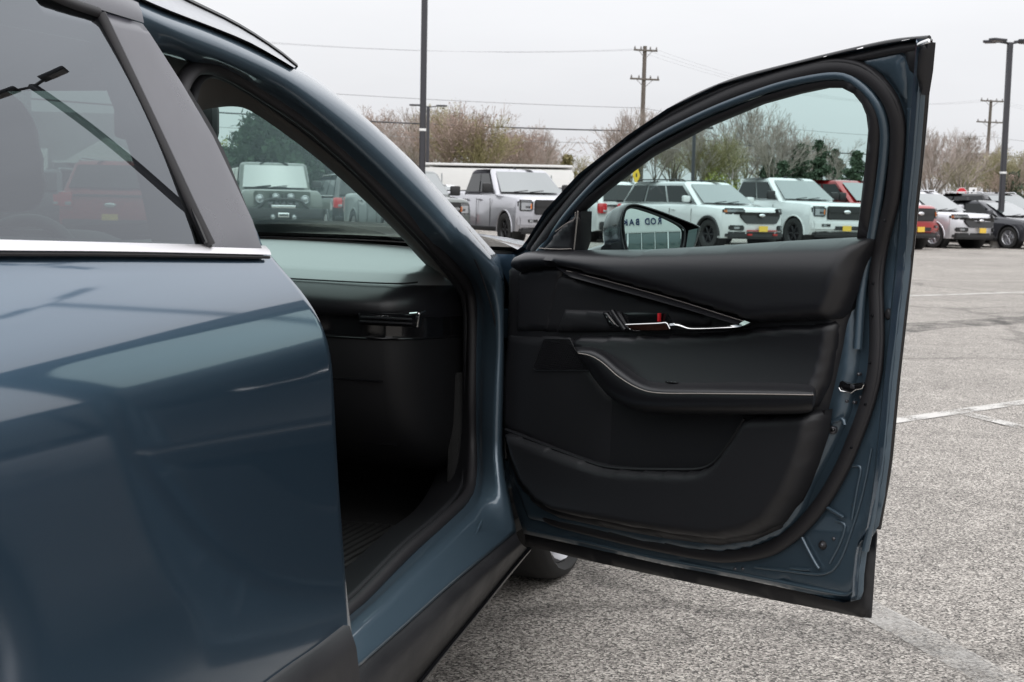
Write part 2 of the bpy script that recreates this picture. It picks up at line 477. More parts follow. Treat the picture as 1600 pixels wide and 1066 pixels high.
# ------------------------------------------------------------------ the blue car in the foreground
HEAD = R(18); OC = Vector((0, 3.28, 0))
MC = Matrix.Translation(OC) @ Matrix.Rotation(-HEAD, 4, 'Z'); MCi = MC.inverted()
DOOR_W = R(-52.2)
MD = Matrix.Translation(OC) @ Matrix.Rotation(DOOR_W, 4, 'Z'); MDi = MD.inverted()
CC, DC = MCi @ CAM, MDi @ CAM
ZB, KT = 1.02, 0.42
_pz = [0.05, 0.30, 0.45, 0.60, 0.75, 0.82, 0.86, 0.89, 0.92, 0.955, 1.0, 1.02, 1.10]
_psl = [-0.10, 0.10, 0.21, 0.175, 0.15, 0.155, 0.19, 0.28, 0.40, 0.55, 0.70, 0.74, 0.74]
_tz = np.linspace(0.05, 1.10, 421); _sl = np.interp(_tz, _pz, _psl)
_tx = np.concatenate([[0], np.cumsum((_sl[1:] + _sl[:-1]) / 2 * np.diff(_tz))]); _tx = np.interp(ZB, _tz, _tx) - _tx
_kern = np.hanning(43); _kern /= _kern.sum(); _ts = np.convolve(np.pad(_tx, 21, mode='reflect', reflect_type='odd'), _kern, 'valid')
def S(z):                                   # outer surface of the body side: distance outwards at height z
    if z >= ZB: return -KT * (z - ZB)
    return float(np.interp(z, _tz, _ts))
Ssm = S
def frame_fn(top, mid, sill):
    def f(z):
        if z >= ZB: return -KT * (z - ZB) + top
        if z > 0.55: return mid + (top - mid) * max(0, (z - 0.9) / (ZB - 0.9))
        t = min(1, max(0, (z - 0.36) / 0.19)); t = t * t * (3 - 2 * t)
        return sill + (mid - sill) * t
    return f
def ch(px, py, fn):                         # image ray onto a body-side surface, in the car's own frame
    d = MCi.to_3x3() @ ray(px, py)
    lo, hi = 0.3, 9.0
    for _ in range(50):
        s = (lo + hi) / 2; p = CC + d * s
        if p.x - fn(p.z) > 0: lo = s
        else: hi = s
    return CC + d * lo
def chy(px, py, y):                         # onto a cross-car plane
    d = MCi.to_3x3() @ ray(px, py); return CC + d * ((y - CC.y) / d.y)
def chz(px, py, z):
    d = MCi.to_3x3() @ ray(px, py); return CC + d * ((z - CC.z) / d.z)
def dh(px, py, y0=0.0):                     # onto the open door (own frame: x from hinge, y outwards, z up)
    d = MDi.to_3x3() @ ray(px, py); s = (y0 - DC.y) / d.y
    if DC.z + s * d.z > ZB: s = (y0 - KT * (DC.z - ZB) - DC.y) / (d.y + KT * d.z)
    return DC + d * s
def dlean(z): return -KT * max(0.0, z - ZB)

car = empty('crossover_car', OC, -HEAD, 'blue grey crossover in the foreground with its front passenger door open', 'car')
def cat_rows(segs, ns, sm=True):
    out = []
    for i, (s, n) in enumerate(zip(segs, ns)):
        q = resample(s, n, sm); out += q if i == 0 else q[1:]
    return out

# --- body side round the door opening: A pillar, hinge pillar, sill
fA, fB, fC, fD = frame_fn(-0.034, -0.005, 0.075), frame_fn(0.006, 0.006, 0.058), frame_fn(-0.012, -0.035, 0.02), frame_fn(-0.045, -0.075, -0.02)
A1 = [[(150, -38), (240, 3), (355, 49), (424, 83), (461, 103), (499, 126), (542, 160), (585, 196), (628, 236), (658, 266), (725, 341), (781, 404)],
      [(781, 404), (788, 440), (789, 520), (789, 600), (788, 680), (791, 740), (800, 795), (807, 831)],
      [(807, 831), (760, 869), (700, 919), (640, 973), (563, 1040), (480, 1112)]]
A2 = [[(150, -18), (240, 27), (326, 58), (441, 112), (527, 162), (585, 206), (640, 262), (690, 325), (740, 392), (772, 440)],
      [(772, 440), (778, 480), (780, 540), (777, 620), (775, 700), (778, 750), (784, 790), (786, 825)],
      [(786, 825), (740, 862), (682, 911), (622, 964), (560, 1018), (480, 1088)]]
A3 = [[(190, 40), (240, 52), (309, 80), (418, 126), (485, 170), (560, 230), (640, 306), (700, 374), (738, 425), (752, 455)],
      [(752, 455), (759, 490), (761, 540), (757, 620), (755, 700), (757, 740), (754, 780), (745, 800)],
      [(745, 800), (710, 833), (655, 880), (600, 930), (552, 972), (480, 1035)]]
A4 = [[(215, 78), (262, 84), (309, 97), (354, 106), (418, 143), (485, 188), (560, 252), (635, 327), (692, 388), (734, 436)],
      [(734, 436), (743, 465), (744, 500), (743, 600), (744, 684), (744, 740), (738, 772), (722, 795)],
      [(722, 795), (690, 824), (640, 871), (574, 937), (545, 962), (480, 1020)]]
NS = (46, 26, 30)
rows = [[ch(v.x, v.y, f) for v in cat_rows([[Vector((*p, 0)) for p in seg] for seg in R_], NS)] for R_, f in ((A1, fA), (A2, fB), (A3, fC), (A4, fD))]
mid = lambda a, b, o: [p.lerp(q, 0.5) + Vector((o, 0, 0)) for p, q in zip(a, b)]
rows = [rows[0], mid(rows[0], rows[1], 0.004), rows[1], mid(rows[1], rows[2], 0.006), rows[2], mid(rows[2], rows[3], 0.004), rows[3]]
rows = [[r[0] + Vector((0.0, -1.6, -0.05)), r[0] + Vector((0.0, -0.8, 0.0))] + r for r in rows]
inn = [v + Vector((-0.10, 0.03, 0)) for v in rows[0]]
loft('door_opening_frame', [inn] + rows + [[v + Vector((-0.012, 0, 0)) for v in rows[-1]]], M['blue_in'], car)
seal_path = [(270, 190), (280, 150), (290, 122), (312, 104), (354, 112), (418, 150), (485, 196), (560, 262), (635, 338), (690, 398), (729, 445), (737, 480), (738, 540),
             (737, 620), (738, 690), (737, 742), (729, 775), (690, 815), (636, 862), (570, 930), (530, 967), (470, 1022)]
tube('door_opening_seal', [ch(*p, frame_fn(-0.062, -0.085, -0.03)) for p in seal_path], 0.0135, M['rubber'], car, sides=10, n=140)
seal2 = [(300, 160), (306, 132), (322, 116), (350, 119), (410, 154), (480, 205), (556, 270), (630, 347), (684, 406), (718, 450), (728, 480), (729, 540), (729, 620), (729, 690), (727, 740), (716, 772), (680, 810), (628, 854), (566, 917), (530, 950)]
tube('inner_trim_lip', [ch(*p, frame_fn(-0.09, -0.10, -0.05)) for p in seal2], 0.009, M['plastic'], car, sides=8, n=140)
for pth in ([(572, 990), (640, 930), (700, 878), (738, 842), (752, 815)], [(590, 1000), (650, 946), (712, 893), (752, 858)]):
    tube('sill_ridge', [ch(*p, frame_fn(0.0, 0.0, 0.040)) for p in pth], 0.0035, M['blue_in'], car, n=40)
tube('pillar_seam', [ch(*p, frame_fn(0.0, -0.008, 0.0)) for p in ((738, 398), (752, 430), (768, 480), (776, 520), (781, 570), (785, 610), (787, 640))], 0.0022, M['rubber'], car, n=40, sides=6)
# kick panel and scuff plate
k1 = [(726, 444), (731, 480), (731, 540), (731, 620), (731, 690), (729, 742), (718, 772), (683, 810), (630, 855), (568, 918), (520, 965)]
k2 = [(716, 450), (722, 490), (719, 540), (713, 600), (705, 662), (704, 720), (700, 752), (672, 800), (625, 838), (557, 900), (510, 940)]
k3 = [(690, 445), (700, 490), (700, 540), (695, 600), (690, 662), (688, 715), (678, 750), (650, 795), (605, 830), (540, 888), (500, 920)]
loft('kick_panel', [[ch(*p, frame_fn(-0.08, -0.085, -0.035)) for p in k1], [ch(*p, frame_fn(-0.12, -0.15, -0.13)) for p in k2],
                    [ch(*p, frame_fn(-0.16, -0.20, -0.20)) for p in k3]], M['plastic'], car, n=70)
# A pillar garnish with its defroster slots
g0 = [(298, 178), (309, 134), (324, 116), (350, 117), (410, 153), (490, 209), (562, 270), (636, 347), (686, 404), (708, 434)]
g1 = [(300, 185), (308, 142), (322, 124), (348, 126), (405, 162), (485, 218), (556, 279), (630, 356), (680, 412), (704, 440)]
g2 = [(290, 205), (306, 168), (330, 155), (372, 163), (432, 200), (500, 250), (566, 309), (622, 362), (662, 405), (690, 430)]
g3 = [(285, 215), (304, 180), (340, 168), (388, 171), (440, 206), (505, 256), (572, 316), (622, 366), (652, 400), (676, 425)]
loft('pillar_garnish', [[ch(*p, frame_fn(o, o, o)) for p in gg] for gg, o in ((g0, -0.088), (g1, -0.105), (g2, -0.15), (g3, -0.20))], M['garnish'], car, n=60)
for i in range(7):
    t = i / 6; ax, ay = 634 + 34 * t, 334 + 46 * t
    q = [ch(ax + dx, ay + dy, frame_fn(-0.128, -0.128, -0.128)) for dx, dy in ((-3, 1), (1.5, -2.5), (7, 3.5), (2.5, 7))]
    V, F = extrude_poly([0, 1, 2, 3], lambda *_: None, lambda *_: None) if False else ([*q, *[v + Vector((-0.006, 0.006, 0)) for v in q]], [(0, 1, 2, 3), (7, 6, 5, 4), (0, 4, 5, 1), (1, 5, 6, 2), (2, 6, 7, 3), (3, 7, 4, 0)])
    mk('vent_slot', V, F, M['gloss'], car, smooth=False)
# --- sill cladding below
c1 = [(806, 832), (760, 870), (700, 920), (640, 974), (563, 1041), (480, 1114)]
c2 = [(812, 846), (766, 889), (712, 940), (656, 995), (590, 1066), (520, 1140)]
c3 = [(817, 852), (774, 900), (724, 957), (672, 1014), (625, 1066), (555, 1146)]
c4 = [(825, 858), (790, 900), (740, 962), (690, 1022), (653, 1068), (590, 1146)]
cl = [[ch(*p, lambda z, o=o: o) for p in cc] for cc, o in ((c1, 0.074), (c2, 0.098), (c3, 0.080), (c4, 0.070))]
cl = [[v + Vector((-0.12, 0, 0.02)) for v in cl[0]]] + cl + [[v + Vector((-0.2, 0, 0.0)) for v in cl[-1]]]
loft('sill_cladding', cl, M['cladding'], car, n=40)
tube('sill_lip', [v + Vector((0.002, 0, 0.0)) for v in cl[4]], 0.006, M['gloss'], car, n=40)

# --- roof rail, roof, windscreen
r_top = [(175, -62), (232, -30), (289, 0), (355, 32), (398, 57), (436, 83), (462, 104)]
r_mid = [(165, -45), (222, -14), (280, 12), (350, 41), (395, 63), (432, 86), (461, 105)]
r_bot = [(150, -36), (205, -10), (262, 15), (340, 45), (390, 66), (428, 87), (460, 106)]
rr = [(lambda q: [q[0] + Vector((0.0, -1.25, -0.04)), q[0] + Vector((0, -0.6, 0.004))] + q)([ch(*p, frame_fn(o, o, o)) for p in rw]) for rw, o in ((r_bot, 0.001), (r_mid, -0.012), (r_top, -0.035))]
rr = [rr[0], rr[1], rr[2], [v + Vector((-0.03, 0, -0.004)) for v in rr[2]], [v + Vector((-0.035, 0, -0.05)) for v in rr[2]]]
ro = loft('roof_rail', rr, M['silver_rail'], car, n=40)
tube('rail_cap', rr[2], 0.0055, M['gloss'], ro, n=40, sides=6)
XM = -0.77                                   # car centre line
def edge_roof(y):                            # right-hand roof edge
    z = float(np.interp(-y, [0.0, 0.45, 0.88, 1.3, 1.9, 2.6, 3.2], [0.985, 1.19, 1.345, 1.40, 1.41, 1.385, 1.31])); return Vector((S(z) - 0.03, y, z - 0.012))
def cross(a, dy, dz, n=17):
    b = Vector((2 * XM - a.x, a.y, a.z)); out = []
    for i in range(n):
        t = i / (n - 1); k = 1 - abs(2 * t - 1) ** 2.4
        out.append(a.lerp(b, t) + Vector((0, dy * k, dz * k)))
    return out
roof_rows = [cross(edge_roof(y), dy, dz) for y, dy, dz in ((-0.9, 0.14, 0.030), (-1.2, 0.1, 0.036), (-1.7, 0, 0.04), (-2.4, 0, 0.04), (-3.0, -0.05, 0.04), (-3.3, -0.1, 0.03))]
loft('roof_panel', roof_rows, M['blue'], car)
head_rows = [[v + Vector((0, 0.02, -0.035)) for v in r] for r in roof_rows]
loft('headliner', head_rows, M['headliner'], car, flip=True)
def shield_row(t):
    a = Vector((-0.045, -0.02, 0.985)).lerp(edge_roof(-0.9) + Vector((-0.0, 0, 0.004)), t)
    return cross(a, 0.50 * (1 - t) + 0.14 * t, 0.005 * (1 - t) + 0.03 * t)
sh = loft('windscreen', [shield_row(t) for t in (0, 0.12, 0.25, 0.4, 0.55, 0.7, 0.85, 1.0)], M['glass_shield'], car)
loft('windscreen_frit', [[v + Vector((0, -0.004, -0.001)) for v in shield_row(t)] for t in (0, 0.035)], M['gloss'], sh)
loft('header_trim', [[v + Vector((0, -0.012, -0.006)) for v in shield_row(t)] for t in (0.86, 0.93, 0.995)], M['garnish'], car)
loft('cowl_panel', [[v + Vector((0, d, -h)) for v in shield_row(0)] for d, h in ((0.0, 0.004), (0.06, 0.02), (0.16, 0.03))], M['cladding'], car)
# rear-view mirror hanging behind the glass
rv = chy(326, 190, -0.52)
box('rear_view_mirror', rv + Vector((-0.10, 0, 0.0)), (0.24, 0.035, 0.075), M['plastic'], car, 0.015)

# --- dashboard
SEC_TOP = [(0.44, 0.972), (0.25, 0.968), (0.0, 0.955), (-0.17, 0.938), (-0.235, 0.930), (-0.250, 0.922), (-0.248, 0.912)]
SEC_PAD = [(-0.240, 0.914), (-0.262, 0.908), (-0.286, 0.893), (-0.300, 0.872), (-0.298, 0.850), (-0.285, 0.842)]
SEC_BAND = [(-0.279, 0.846), (-0.274, 0.842), (-0.272, 0.796), (-0.278, 0.792)]
SEC_LOW = [(-0.272, 0.797), (-0.284, 0.790), (-0.282, 0.775), (-0.262, 0.68), (-0.235, 0.60), (-0.16, 0.52), (-0.02, 0.46), (0.2, 0.42)]
DX = [(-0.115, 0.30, -0.012), (-0.125, 0.17, -0.006), (-0.145, 0.075, -0.002), (-0.175, 0.02, 0), (-0.21, 0, 0), (-0.35, -0.01, 0.002), (-0.55, -0.015, 0.006), (-0.77, -0.015, 0.010), (-1.05, -0.02, 0.012), (-1.3, 0, 0), (-1.42, 0.12, 0)]
def dash(name, sec, mat, sharp=None):
    return loft(name, [[Vector((x, min(0.46, y + dy), z + dz)) for y, z in resample2(sec, 14)] for x, dy, dz in DX], mat, car, flip=True, sharp=sharp)
def resample2(sec, n): return [(p.x, p.y) for p in resample([Vector((a, b, 0)) for a, b in sec], n)]
M['dash_top'] = add_noise(prin('dash_top_skin', (0.13, 0.135, 0.14), 0.34, spec=1.0, coat=0.5, coatr=0.3), 900, 0.1, 0.1, dist=0.0005)
dt = dash('dashboard_top', SEC_TOP, M['dash_top'])
dash('dashboard_pad', SEC_PAD, M['leather'])
band = dash('dashboard_vent_band', SEC_BAND, M['gloss'])
gl = dash('glove_box', SEC_LOW, add_noise(prin('glove_box_black', (0.005, 0.005, 0.006), 0.6, spec=0.3), 900, 0.2, 0.1, dist=0.0005))
for zz_, yy_ in ((0.70, -0.272), (0.545, -0.19)): box('glove_box_seam', (-0.42, yy_, zz_), (0.42, 0.006, 0.004), M['gloss'], gl, 0.001)
tube('dash_seam', [Vector((x, y + dy, z)) for x, dy, y, z in [(-0.16, 0.05, -0.25, 0.918), (-0.2, 0, -0.252, 0.916), (-0.4, -0.012, -0.252, 0.918), (-0.7, -0.016, -0.252, 0.924)]], 0.002, M['plastic'], dt, n=30, sides=6)
v0 = chy(562, 487, -0.30); v1 = chy(655, 512, -0.30)
box('air_vent', (v0 + v1) / 2 + Vector((0, 0.004, 0)), (abs(v1.x - v0.x), 0.03, abs(v0.z - v1.z)), M['gloss'], band, 0.006)
for k in (0.33, 0.66):
    z = v1.z + (v0.z - v1.z) * k
    box('vent_blade', ((v0.x + v1.x) / 2, -0.318, z), (abs(v1.x - v0.x) * 0.86, 0.006, 0.004), M['plastic'], band, 0.001)
tube('vent_chrome', [chy(640, 490, -0.319), chy(652, 489, -0.319), chy(655, 492, -0.317), chy(652, 511, -0.317)], 0.0022, M['chrome'], band, sides=6)
tube('vent_chrome', [chy(655, 490, -0.317), chy(664, 486, -0.29)], 0.002, M['chrome'], band, sides=6)
box('vent_chrome', chy(600, 494, -0.318), (0.02, 0.004, 0.003), M['chrome'], band, 0.001)
# --- cabin shell: floor, firewall, tunnel, far side
box('cabin_floor', (XM, -1.3, 0.29), (1.46, 3.6, 0.04), M['carpet'], car, 0.01)
box('firewall', (XM, 0.47, 0.62), (1.46, 0.05, 0.72), M['carpet'], car, 0.01)
box('centre_tunnel', (XM, -0.7, 0.45), (0.24, 1.6, 0.32), M['plastic'], car, 0.04)
box('footwell_side', (-0.125, 0.20, 0.50), (0.03, 0.50, 0.40), M['carpet'], car, 0.01)
# ribbed rubber mat
bm_v, bm_f = [], []
gs = [box_geo(Vector((-0.38, -0.52, 0.318)), (0.46, 0.95, 0.012), 0.005)]
for i in range(21): gs.append(box_geo(Vector((-0.59 + 0.021 * i, -0.52, 0.327)), (0.007, 0.90, 0.008), 0.002, 1))
V, F = merge(gs); mk('floor_mat', V, F, M['mat'], car, sharp=40)
# far side of the body
def far_side(y0, y1, n=20):
    zs = [0.25, 0.4, 0.55, 0.7, 0.82, 0.92, 0.98, 1.02]
    return [[Vector((2 * XM - Ssm(z), y0 + (y1 - y0) * i / n, z)) for i in range(n + 1)] for z in zs]
loft('far_side_panel', far_side(0.3, -3.3), M['blue'], car)
box('far_door_trim', (2 * XM + 0.06, -1.3, 0.72), (0.05, 3.0, 0.58), M['plastic'], car, 0.02)
for nm, y0, y1, y2, y3 in (('far_front_window', -0.22, -1.15, -0.92, -1.22), ('far_rear_window', -1.28, -2.15, -1.32, -2.2)):
    z0, z1 = 1.02, 1.36
    q = [Vector((2 * XM - S(z0) , y0, z0)), Vector((2 * XM - S(z0), y1, z0)), Vector((2 * XM - S(z1), y3, z1)), Vector((2 * XM - S(z1), y2, z1))]
    mk(nm, q, [(0, 1, 2, 3)], M['glass_front' if 'front' in nm else 'glass_rear'], car, smooth=False)
for y0, y1, w in ((-0.05, -0.9, 0.05), (-1.20, -1.27, 0.06), (-2.2, -2.3, 0.10)):
    a, b = Vector((2 * XM + 0.02, y0, 0.98)), edge_roof(y1); b.x = 2 * XM - b.x + 0.02
    tube('far_pillar', [a, a.lerp(b, 0.5) + Vector((0.02, 0, 0.015)), b], w, M['garnish'], car, sides=8, n=8)
rows_ = [[Vector((2 * XM - edge_roof(y).x - o, y, edge_roof(y).z - d)) for y in (-0.9, -1.3, -1.9, -2.6, -3.2)] for o, d in ((-0.02, -0.004), (0.005, 0.03), (-0.03, 0.06))]
loft('far_roof_edge', rows_, M['blue'], car, n=20)
# tailgate closes the cabin behind
tg = [cross(Vector((S(z) - 0.02, y, z)), -0.12, 0.0) for y, z in ((-3.28, 1.31), (-3.5, 1.0), (-3.55, 0.7), (-3.5, 0.35))]
loft('tailgate', tg, M['blue'], car)
loft('tailgate_inner', [[v + Vector((0, 0.05, 0)) for v in r] for r in tg], M['plastic'], car)
# --- steering wheel, seats
def ring(c, r, n=40, tilt=R(25)):
    return [Vector(c) + Vector((math.cos(a) * r, math.sin(a) * r * math.sin(tilt), math.sin(a) * r * math.cos(tilt))) for a in (2 * math.pi * i / n for i in range(n))]
SWC = chy(48, 395, -0.36) ; SWC.x = -1.12; SWC.z = 0.872
st = tube('steering_wheel', ring(SWC, 0.178), 0.016, M['leather'], car, closed=True, sides=10)
box('airbag_boss', SWC + Vector((0, 0.03, 0)), (0.16, 0.05, 0.12), M['plastic'], st, 0.03, Matrix.Rotation(R(-25), 3, 'X'))
for a in (R(195), R(-15), R(270)):
    p = SWC + Vector((math.cos(a) * 0.17, math.sin(a) * 0.17 * math.sin(R(25)), math.sin(a) * 0.17 * math.cos(R(25))))
    tube('spoke', [SWC + Vector((0, 0.02, 0)), p], 0.014, M['plastic'], st, sides=6)
cl_rows = [[Vector((x, y, 0.95 + 0.06 * math.exp(-((x + 1.12) / 0.17) ** 4) - h)) for x in np.linspace(-1.36, -0.88, 21)] for y, h in ((-0.30, 0.03), (-0.29, 0.0), (-0.12, 0.0), (0.0, 0.03))]
loft('instrument_hood', cl_rows, M['plastic'], car)
def seat(x):
    s = pad('seat_back', round_poly([(x - 0.24, 0.55), (x + 0.24, 0.55), (x + 0.22, 1.02), (x + 0.12, 1.06), (x - 0.12, 1.06), (x - 0.22, 1.02)], 0.08), lambda u, z: -1.25 - 0.42 * (z - 0.55), 0.07, 0.10, M['leather'], car, step=0.03, skirt=0.16, sgn=1)
    pad('headrest', round_poly([(x - 0.13, 1.07), (x + 0.13, 1.07), (x + 0.125, 1.20), (x + 0.09, 1.255), (x - 0.09, 1.255), (x - 0.125, 1.20)], 0.05), lambda u, z: -1.33 - 0.2 * (z - 1.0), 0.05, 0.06, M['leather'], car, step=0.02, skirt=0.10, sgn=1)
    box('seat_cushion', (x, -1.05, 0.52), (0.50, 0.55, 0.16), M['leather'], car, 0.06)
seat(-0.42); seat(-1.12)
for x in (-0.42, -1.12): box('rear_seat_back', (x, -2.45, 0.75), (0.62, 0.18, 0.55), M['leather'], car, 0.07, Matrix.Rotation(R(-18), 3, 'X'))

# --- rear door: panel, glass, chrome, pillar applique, cladding
edge = [(427, 397), (450, 424), (472, 449), (492, 477), (508, 507), (518, 537), (524, 572), (527, 620), (530, 680), (534, 750), (540, 830), (545, 900), (551, 958), (558, 1010), (563, 1066), (566, 1120)]
ed = sorted([(p.z, p.y) for p in (ch(*e, Ssm) for e in edge)])
ez, ey = [a for a, _ in ed], [b for _, b in ed]
e0 = [(0, 369), (140, 374), (300, 380), (415, 384)]; e1 = [(0, 391), (200, 393), (424, 398)]
def ext(pts, fn):
    q = [ch(*p, fn) for p in pts]; d = (q[0] - q[1]).normalized(); return [q[0] + d * 0.62] + q
b0, b1 = ext(e0, lambda z: S(z) - 0.004), ext(e1, lambda z: S(z) + 0.014)
b0, b1 = resample(b0, 30), resample(b1, 30)
zz = list(np.linspace(0.26, 1.012, 46))
_bz = sorted((v.y, v.z) for v in b1)
def ztop(y): return float(np.interp(y, [q[0] for q in _bz], [q[1] for q in _bz])) + 0.001
rd_rows = []
for k in range(54):
    t = k / 53; r = []
    ze = 0.26 + (ztop(-1.2) - 0.26) * t; y0 = float(np.interp(ze, ez, ey)) - 0.012
    for i in range(31):
        y = y0 + (-2.25 - y0) * (i / 30) ** 1.3; z = 0.26 + (ztop(y) - 0.26) * t; r.append(Vector((S(z), y, z)))
    f = r[0]; z = f.z
    lead = [Vector((f.x - 0.035, f.y - 0.004, z)), Vector((f.x - 0.028, f.y + 0.008, z)), Vector((f.x - 0.014, f.y + 0.012, z)), Vector((f.x - 0.005, f.y + 0.0085, z))]
    rd_rows.append(lead + r)
rd = loft('rear_door', rd_rows, M['blue'], car)
bm_ = [p.lerp(q, 0.5) + Vector((0.002, 0, 0)) for p, q in zip(b0, b1)]
bq = [p.lerp(q, 0.9) + Vector((0.001, 0, 0)) for p, q in zip(b0, b1)]
loft('belt_moulding', [[v + Vector((-0.02, 0, 0)) for v in b0], b0, bm_, b1, [v + Vector((-0.02, 0, -0.001)) for v in b1]], M['belt'], rd, sharp=25)
tube('belt_seal', [v + Vector((-0.004, 0, -0.004)) for v in b1], 0.0028, M['rubber'], rd, sides=6)
def P2(px, py, o=0.0):
    p = ch(px, py, lambda z: S(z) + o); return (p.y, p.z)
def side_place(v): return Vector((v.y, v.x, v.z))
def sbase(o): return lambda u, z: S(z) + o
gl_poly = [P2(0, 385), P2(329, 392), P2(300, 322), P2(258, 232), P2(205, 122), P2(160, 30), P2(148, 22), P2(90, 2), P2(0, -45)]
gl_poly = [(-2.12, gl_poly[0][1] + 0.005)] + gl_poly + [(-2.2, 1.36), (-2.3, 1.2)]
pad('rear_door_glass', gl_poly, lambda u, z: S(z) - 0.004 + 0.016 * max(0, 1 - ((u + 1.75) / 0.6) ** 2) * math.sin(max(0, min(1, (z - 1.0) / 0.42)) * math.pi), 0.0, 0.02, M['glass_rear'], rd, step=0.025, skirt=0.003, sgn=1, place=side_place)
ap = [P2(*p, 0.004) for p in ((160, 19), (192, 28), (223, 37), (236, 55), (284, 130), (333, 213), (363, 276), (394, 343), (409, 388), (333, 388), (300, 318), (258, 228), (205, 120))]
pad('pillar_applique', ap, sbase(0.004), 0.0008, 0.004, M['applique'], rd, step=0.016, skirt=0.02, sgn=1, place=side_place)
tube('glass_run', [ch(*p, lambda z: S(z) + 0.004) for p in ((156, 22), (203, 120), (255, 230), (296, 318), (328, 384))], 0.0085, M['rubber'], rd, n=30)
tube('glass_run', [ch(*p, lambda z: S(z) + 0.006) for p in ((150, 12), (199, 108), (251, 220), (292, 310), (322, 380))], 0.003, M['gloss'], rd, n=30, sides=6)
tf = [[ch(*p, lambda z, o=o: S(z) + o) for p in q] for q, o in (([(225, 36), (160, 16), (90, -6), (0, -55), (-150, -150)], 0.006), ([(222, 20), (165, -2), (95, -26), (0, -78), (-150, -175)], 0.010), ([(216, 4), (160, -20), (95, -44), (0, -96), (-150, -195)], 0.0))]
loft('upper_door_frame', tf, M['applique'], rd, n=24)
tube('glass_run', [ch(*p, lambda z: S(z) + 0.003) for p in ((152, 20), (90, -2), (0, -50), (-150, -145))], 0.008, M['rubber'], rd, n=20)
ct = [(200, 1240), (430, 1064), (500, 1014), (546, 978)]
cr = [ch(*p, lambda z: Ssm(z) + 0.010) for p in ct]; cr[0] = cr[0] + (cr[0] - cr[1]) * 0.6
cb = [Vector((v.x + 0.004, v.y, v.z - 0.05)) for v in cr]; cb[-1] = ch(557, 1012, lambda z: Ssm(z) + 0.014)
cd = [Vector((v.x, v.y, v.z - 0.2)) for v in cr]; cd[-1] = ch(563, 1066, lambda z: Ssm(z) + 0.012)
loft('rear_door_cladding', [[v + Vector((-0.02, 0, 0.0)) for v in cr], cr, cb, cd, [Vector((v.x - 0.03, v.y, v.z - 0.08)) for v in cd]], M['cladding'], rd, n=30)
# closing strip: body of the B pillar behind the applique and inside trim
bp = [[ch(*p, lambda z, o=o: (S(z) if z > ZB else 0.0) + o) for p in q] for q, o in (([(222, 40), (284, 132), (333, 215), (394, 345), (425, 420), (490, 560), (520, 800), (545, 960)], -0.03), ([(150, 30), (205, 122), (258, 232), (330, 390), (350, 460), (400, 560), (430, 800), (455, 960)], -0.05))]
loft('centre_pillar', bp, M['blue_in'], car, n=30)
bt = [[ch(*p, lambda z, o=o: (S(z) if z > ZB else 0.0) + o) for p in q] for q, o in (([(296, 140), (345, 225), (400, 360), (430, 440)], -0.07), ([(120, 30), (170, 150), (210, 260), (240, 390)], -0.09))]
loft('centre_pillar_trim', bt, M['plastic'], car, n=20)
# rear quarter with wheel
rq = [[Vector((Ssm(z), -2.27 - (3.5 - 2.27) * i / 14, z)) for i in range(15)] for z in zz]
loft('rear_quarter', rq, M['blue'], car)
cp = [[Vector((S(z) + 0.004, y - 0.5 * (z - 1.02), z)) for z in (1.02, 1.15, 1.28, 1.38)] for y in (-2.3, -2.5, -2.9, -3.2)]
loft('rear_pillar', cp, M['blue'], car)

def wheel(parent, c, r, w, rimr, side, rim, spokes=5, name='wheel'):
    """side = +1: outer face towards +x"""
    h = w / 2
    prof = [(-h * 0.8, rimr), (-h, rimr + (r - rimr) * 0.35), (-h * 0.92, r * 0.965), (-h * 0.6, r), (h * 0.6, r), (h * 0.92, r * 0.965), (h, rimr + (r - rimr) * 0.35), (h * 0.8, rimr)]
    V, F = lathe_geo(prof, 28)
    ty = mk('tyre', [v + Vector(c) for v in V], F, M['tyre'], parent, sharp=60)
    gs = [lathe_geo([(-h * 0.7, rimr * 0.99), (h * 0.78 * side, rimr * 1.0), (h * 0.86 * side, rimr * 0.97), (h * 0.7 * side, rimr * 0.9), (-h * 0.2 * side, rimr * 0.86), (-h * 0.25 * side, 0.02)], 28)]
    gs.append(lathe_geo([(h * 0.7 * side, 0.005), (h * 0.7 * side, rimr * 0.17), (0, rimr * 0.2)], 16))
    for i in range(spokes):
        a = 2 * math.pi * i / spokes
        V, F = box_geo(Vector((h * 0.55 * side, rimr * 0.53, 0)), (h * 0.4, rimr * 0.86, rimr * 0.2), rimr * 0.03, 1)
        gs.append(([Matrix.Rotation(a, 3, 'X') @ v for v in V], F))
    V, F = merge(gs)
    mk('rim', [v + Vector(c) for v in V], F, rim, ty, sharp=40)
    return ty
wheel(car, (-0.175, 0.81, 0.345), 0.345, 0.22, 0.295, 1, M['rim_silver'])
wheel(car, (2 * XM + 0.02, 0.80, 0.345), 0.345, 0.22, 0.235, -1, M['rim_silver'])
wheel(car, (0.0, -1.86 - 0.0, 0.345), 0.345, 0.22, 0.235, 1, M['rim_silver']) if False else None
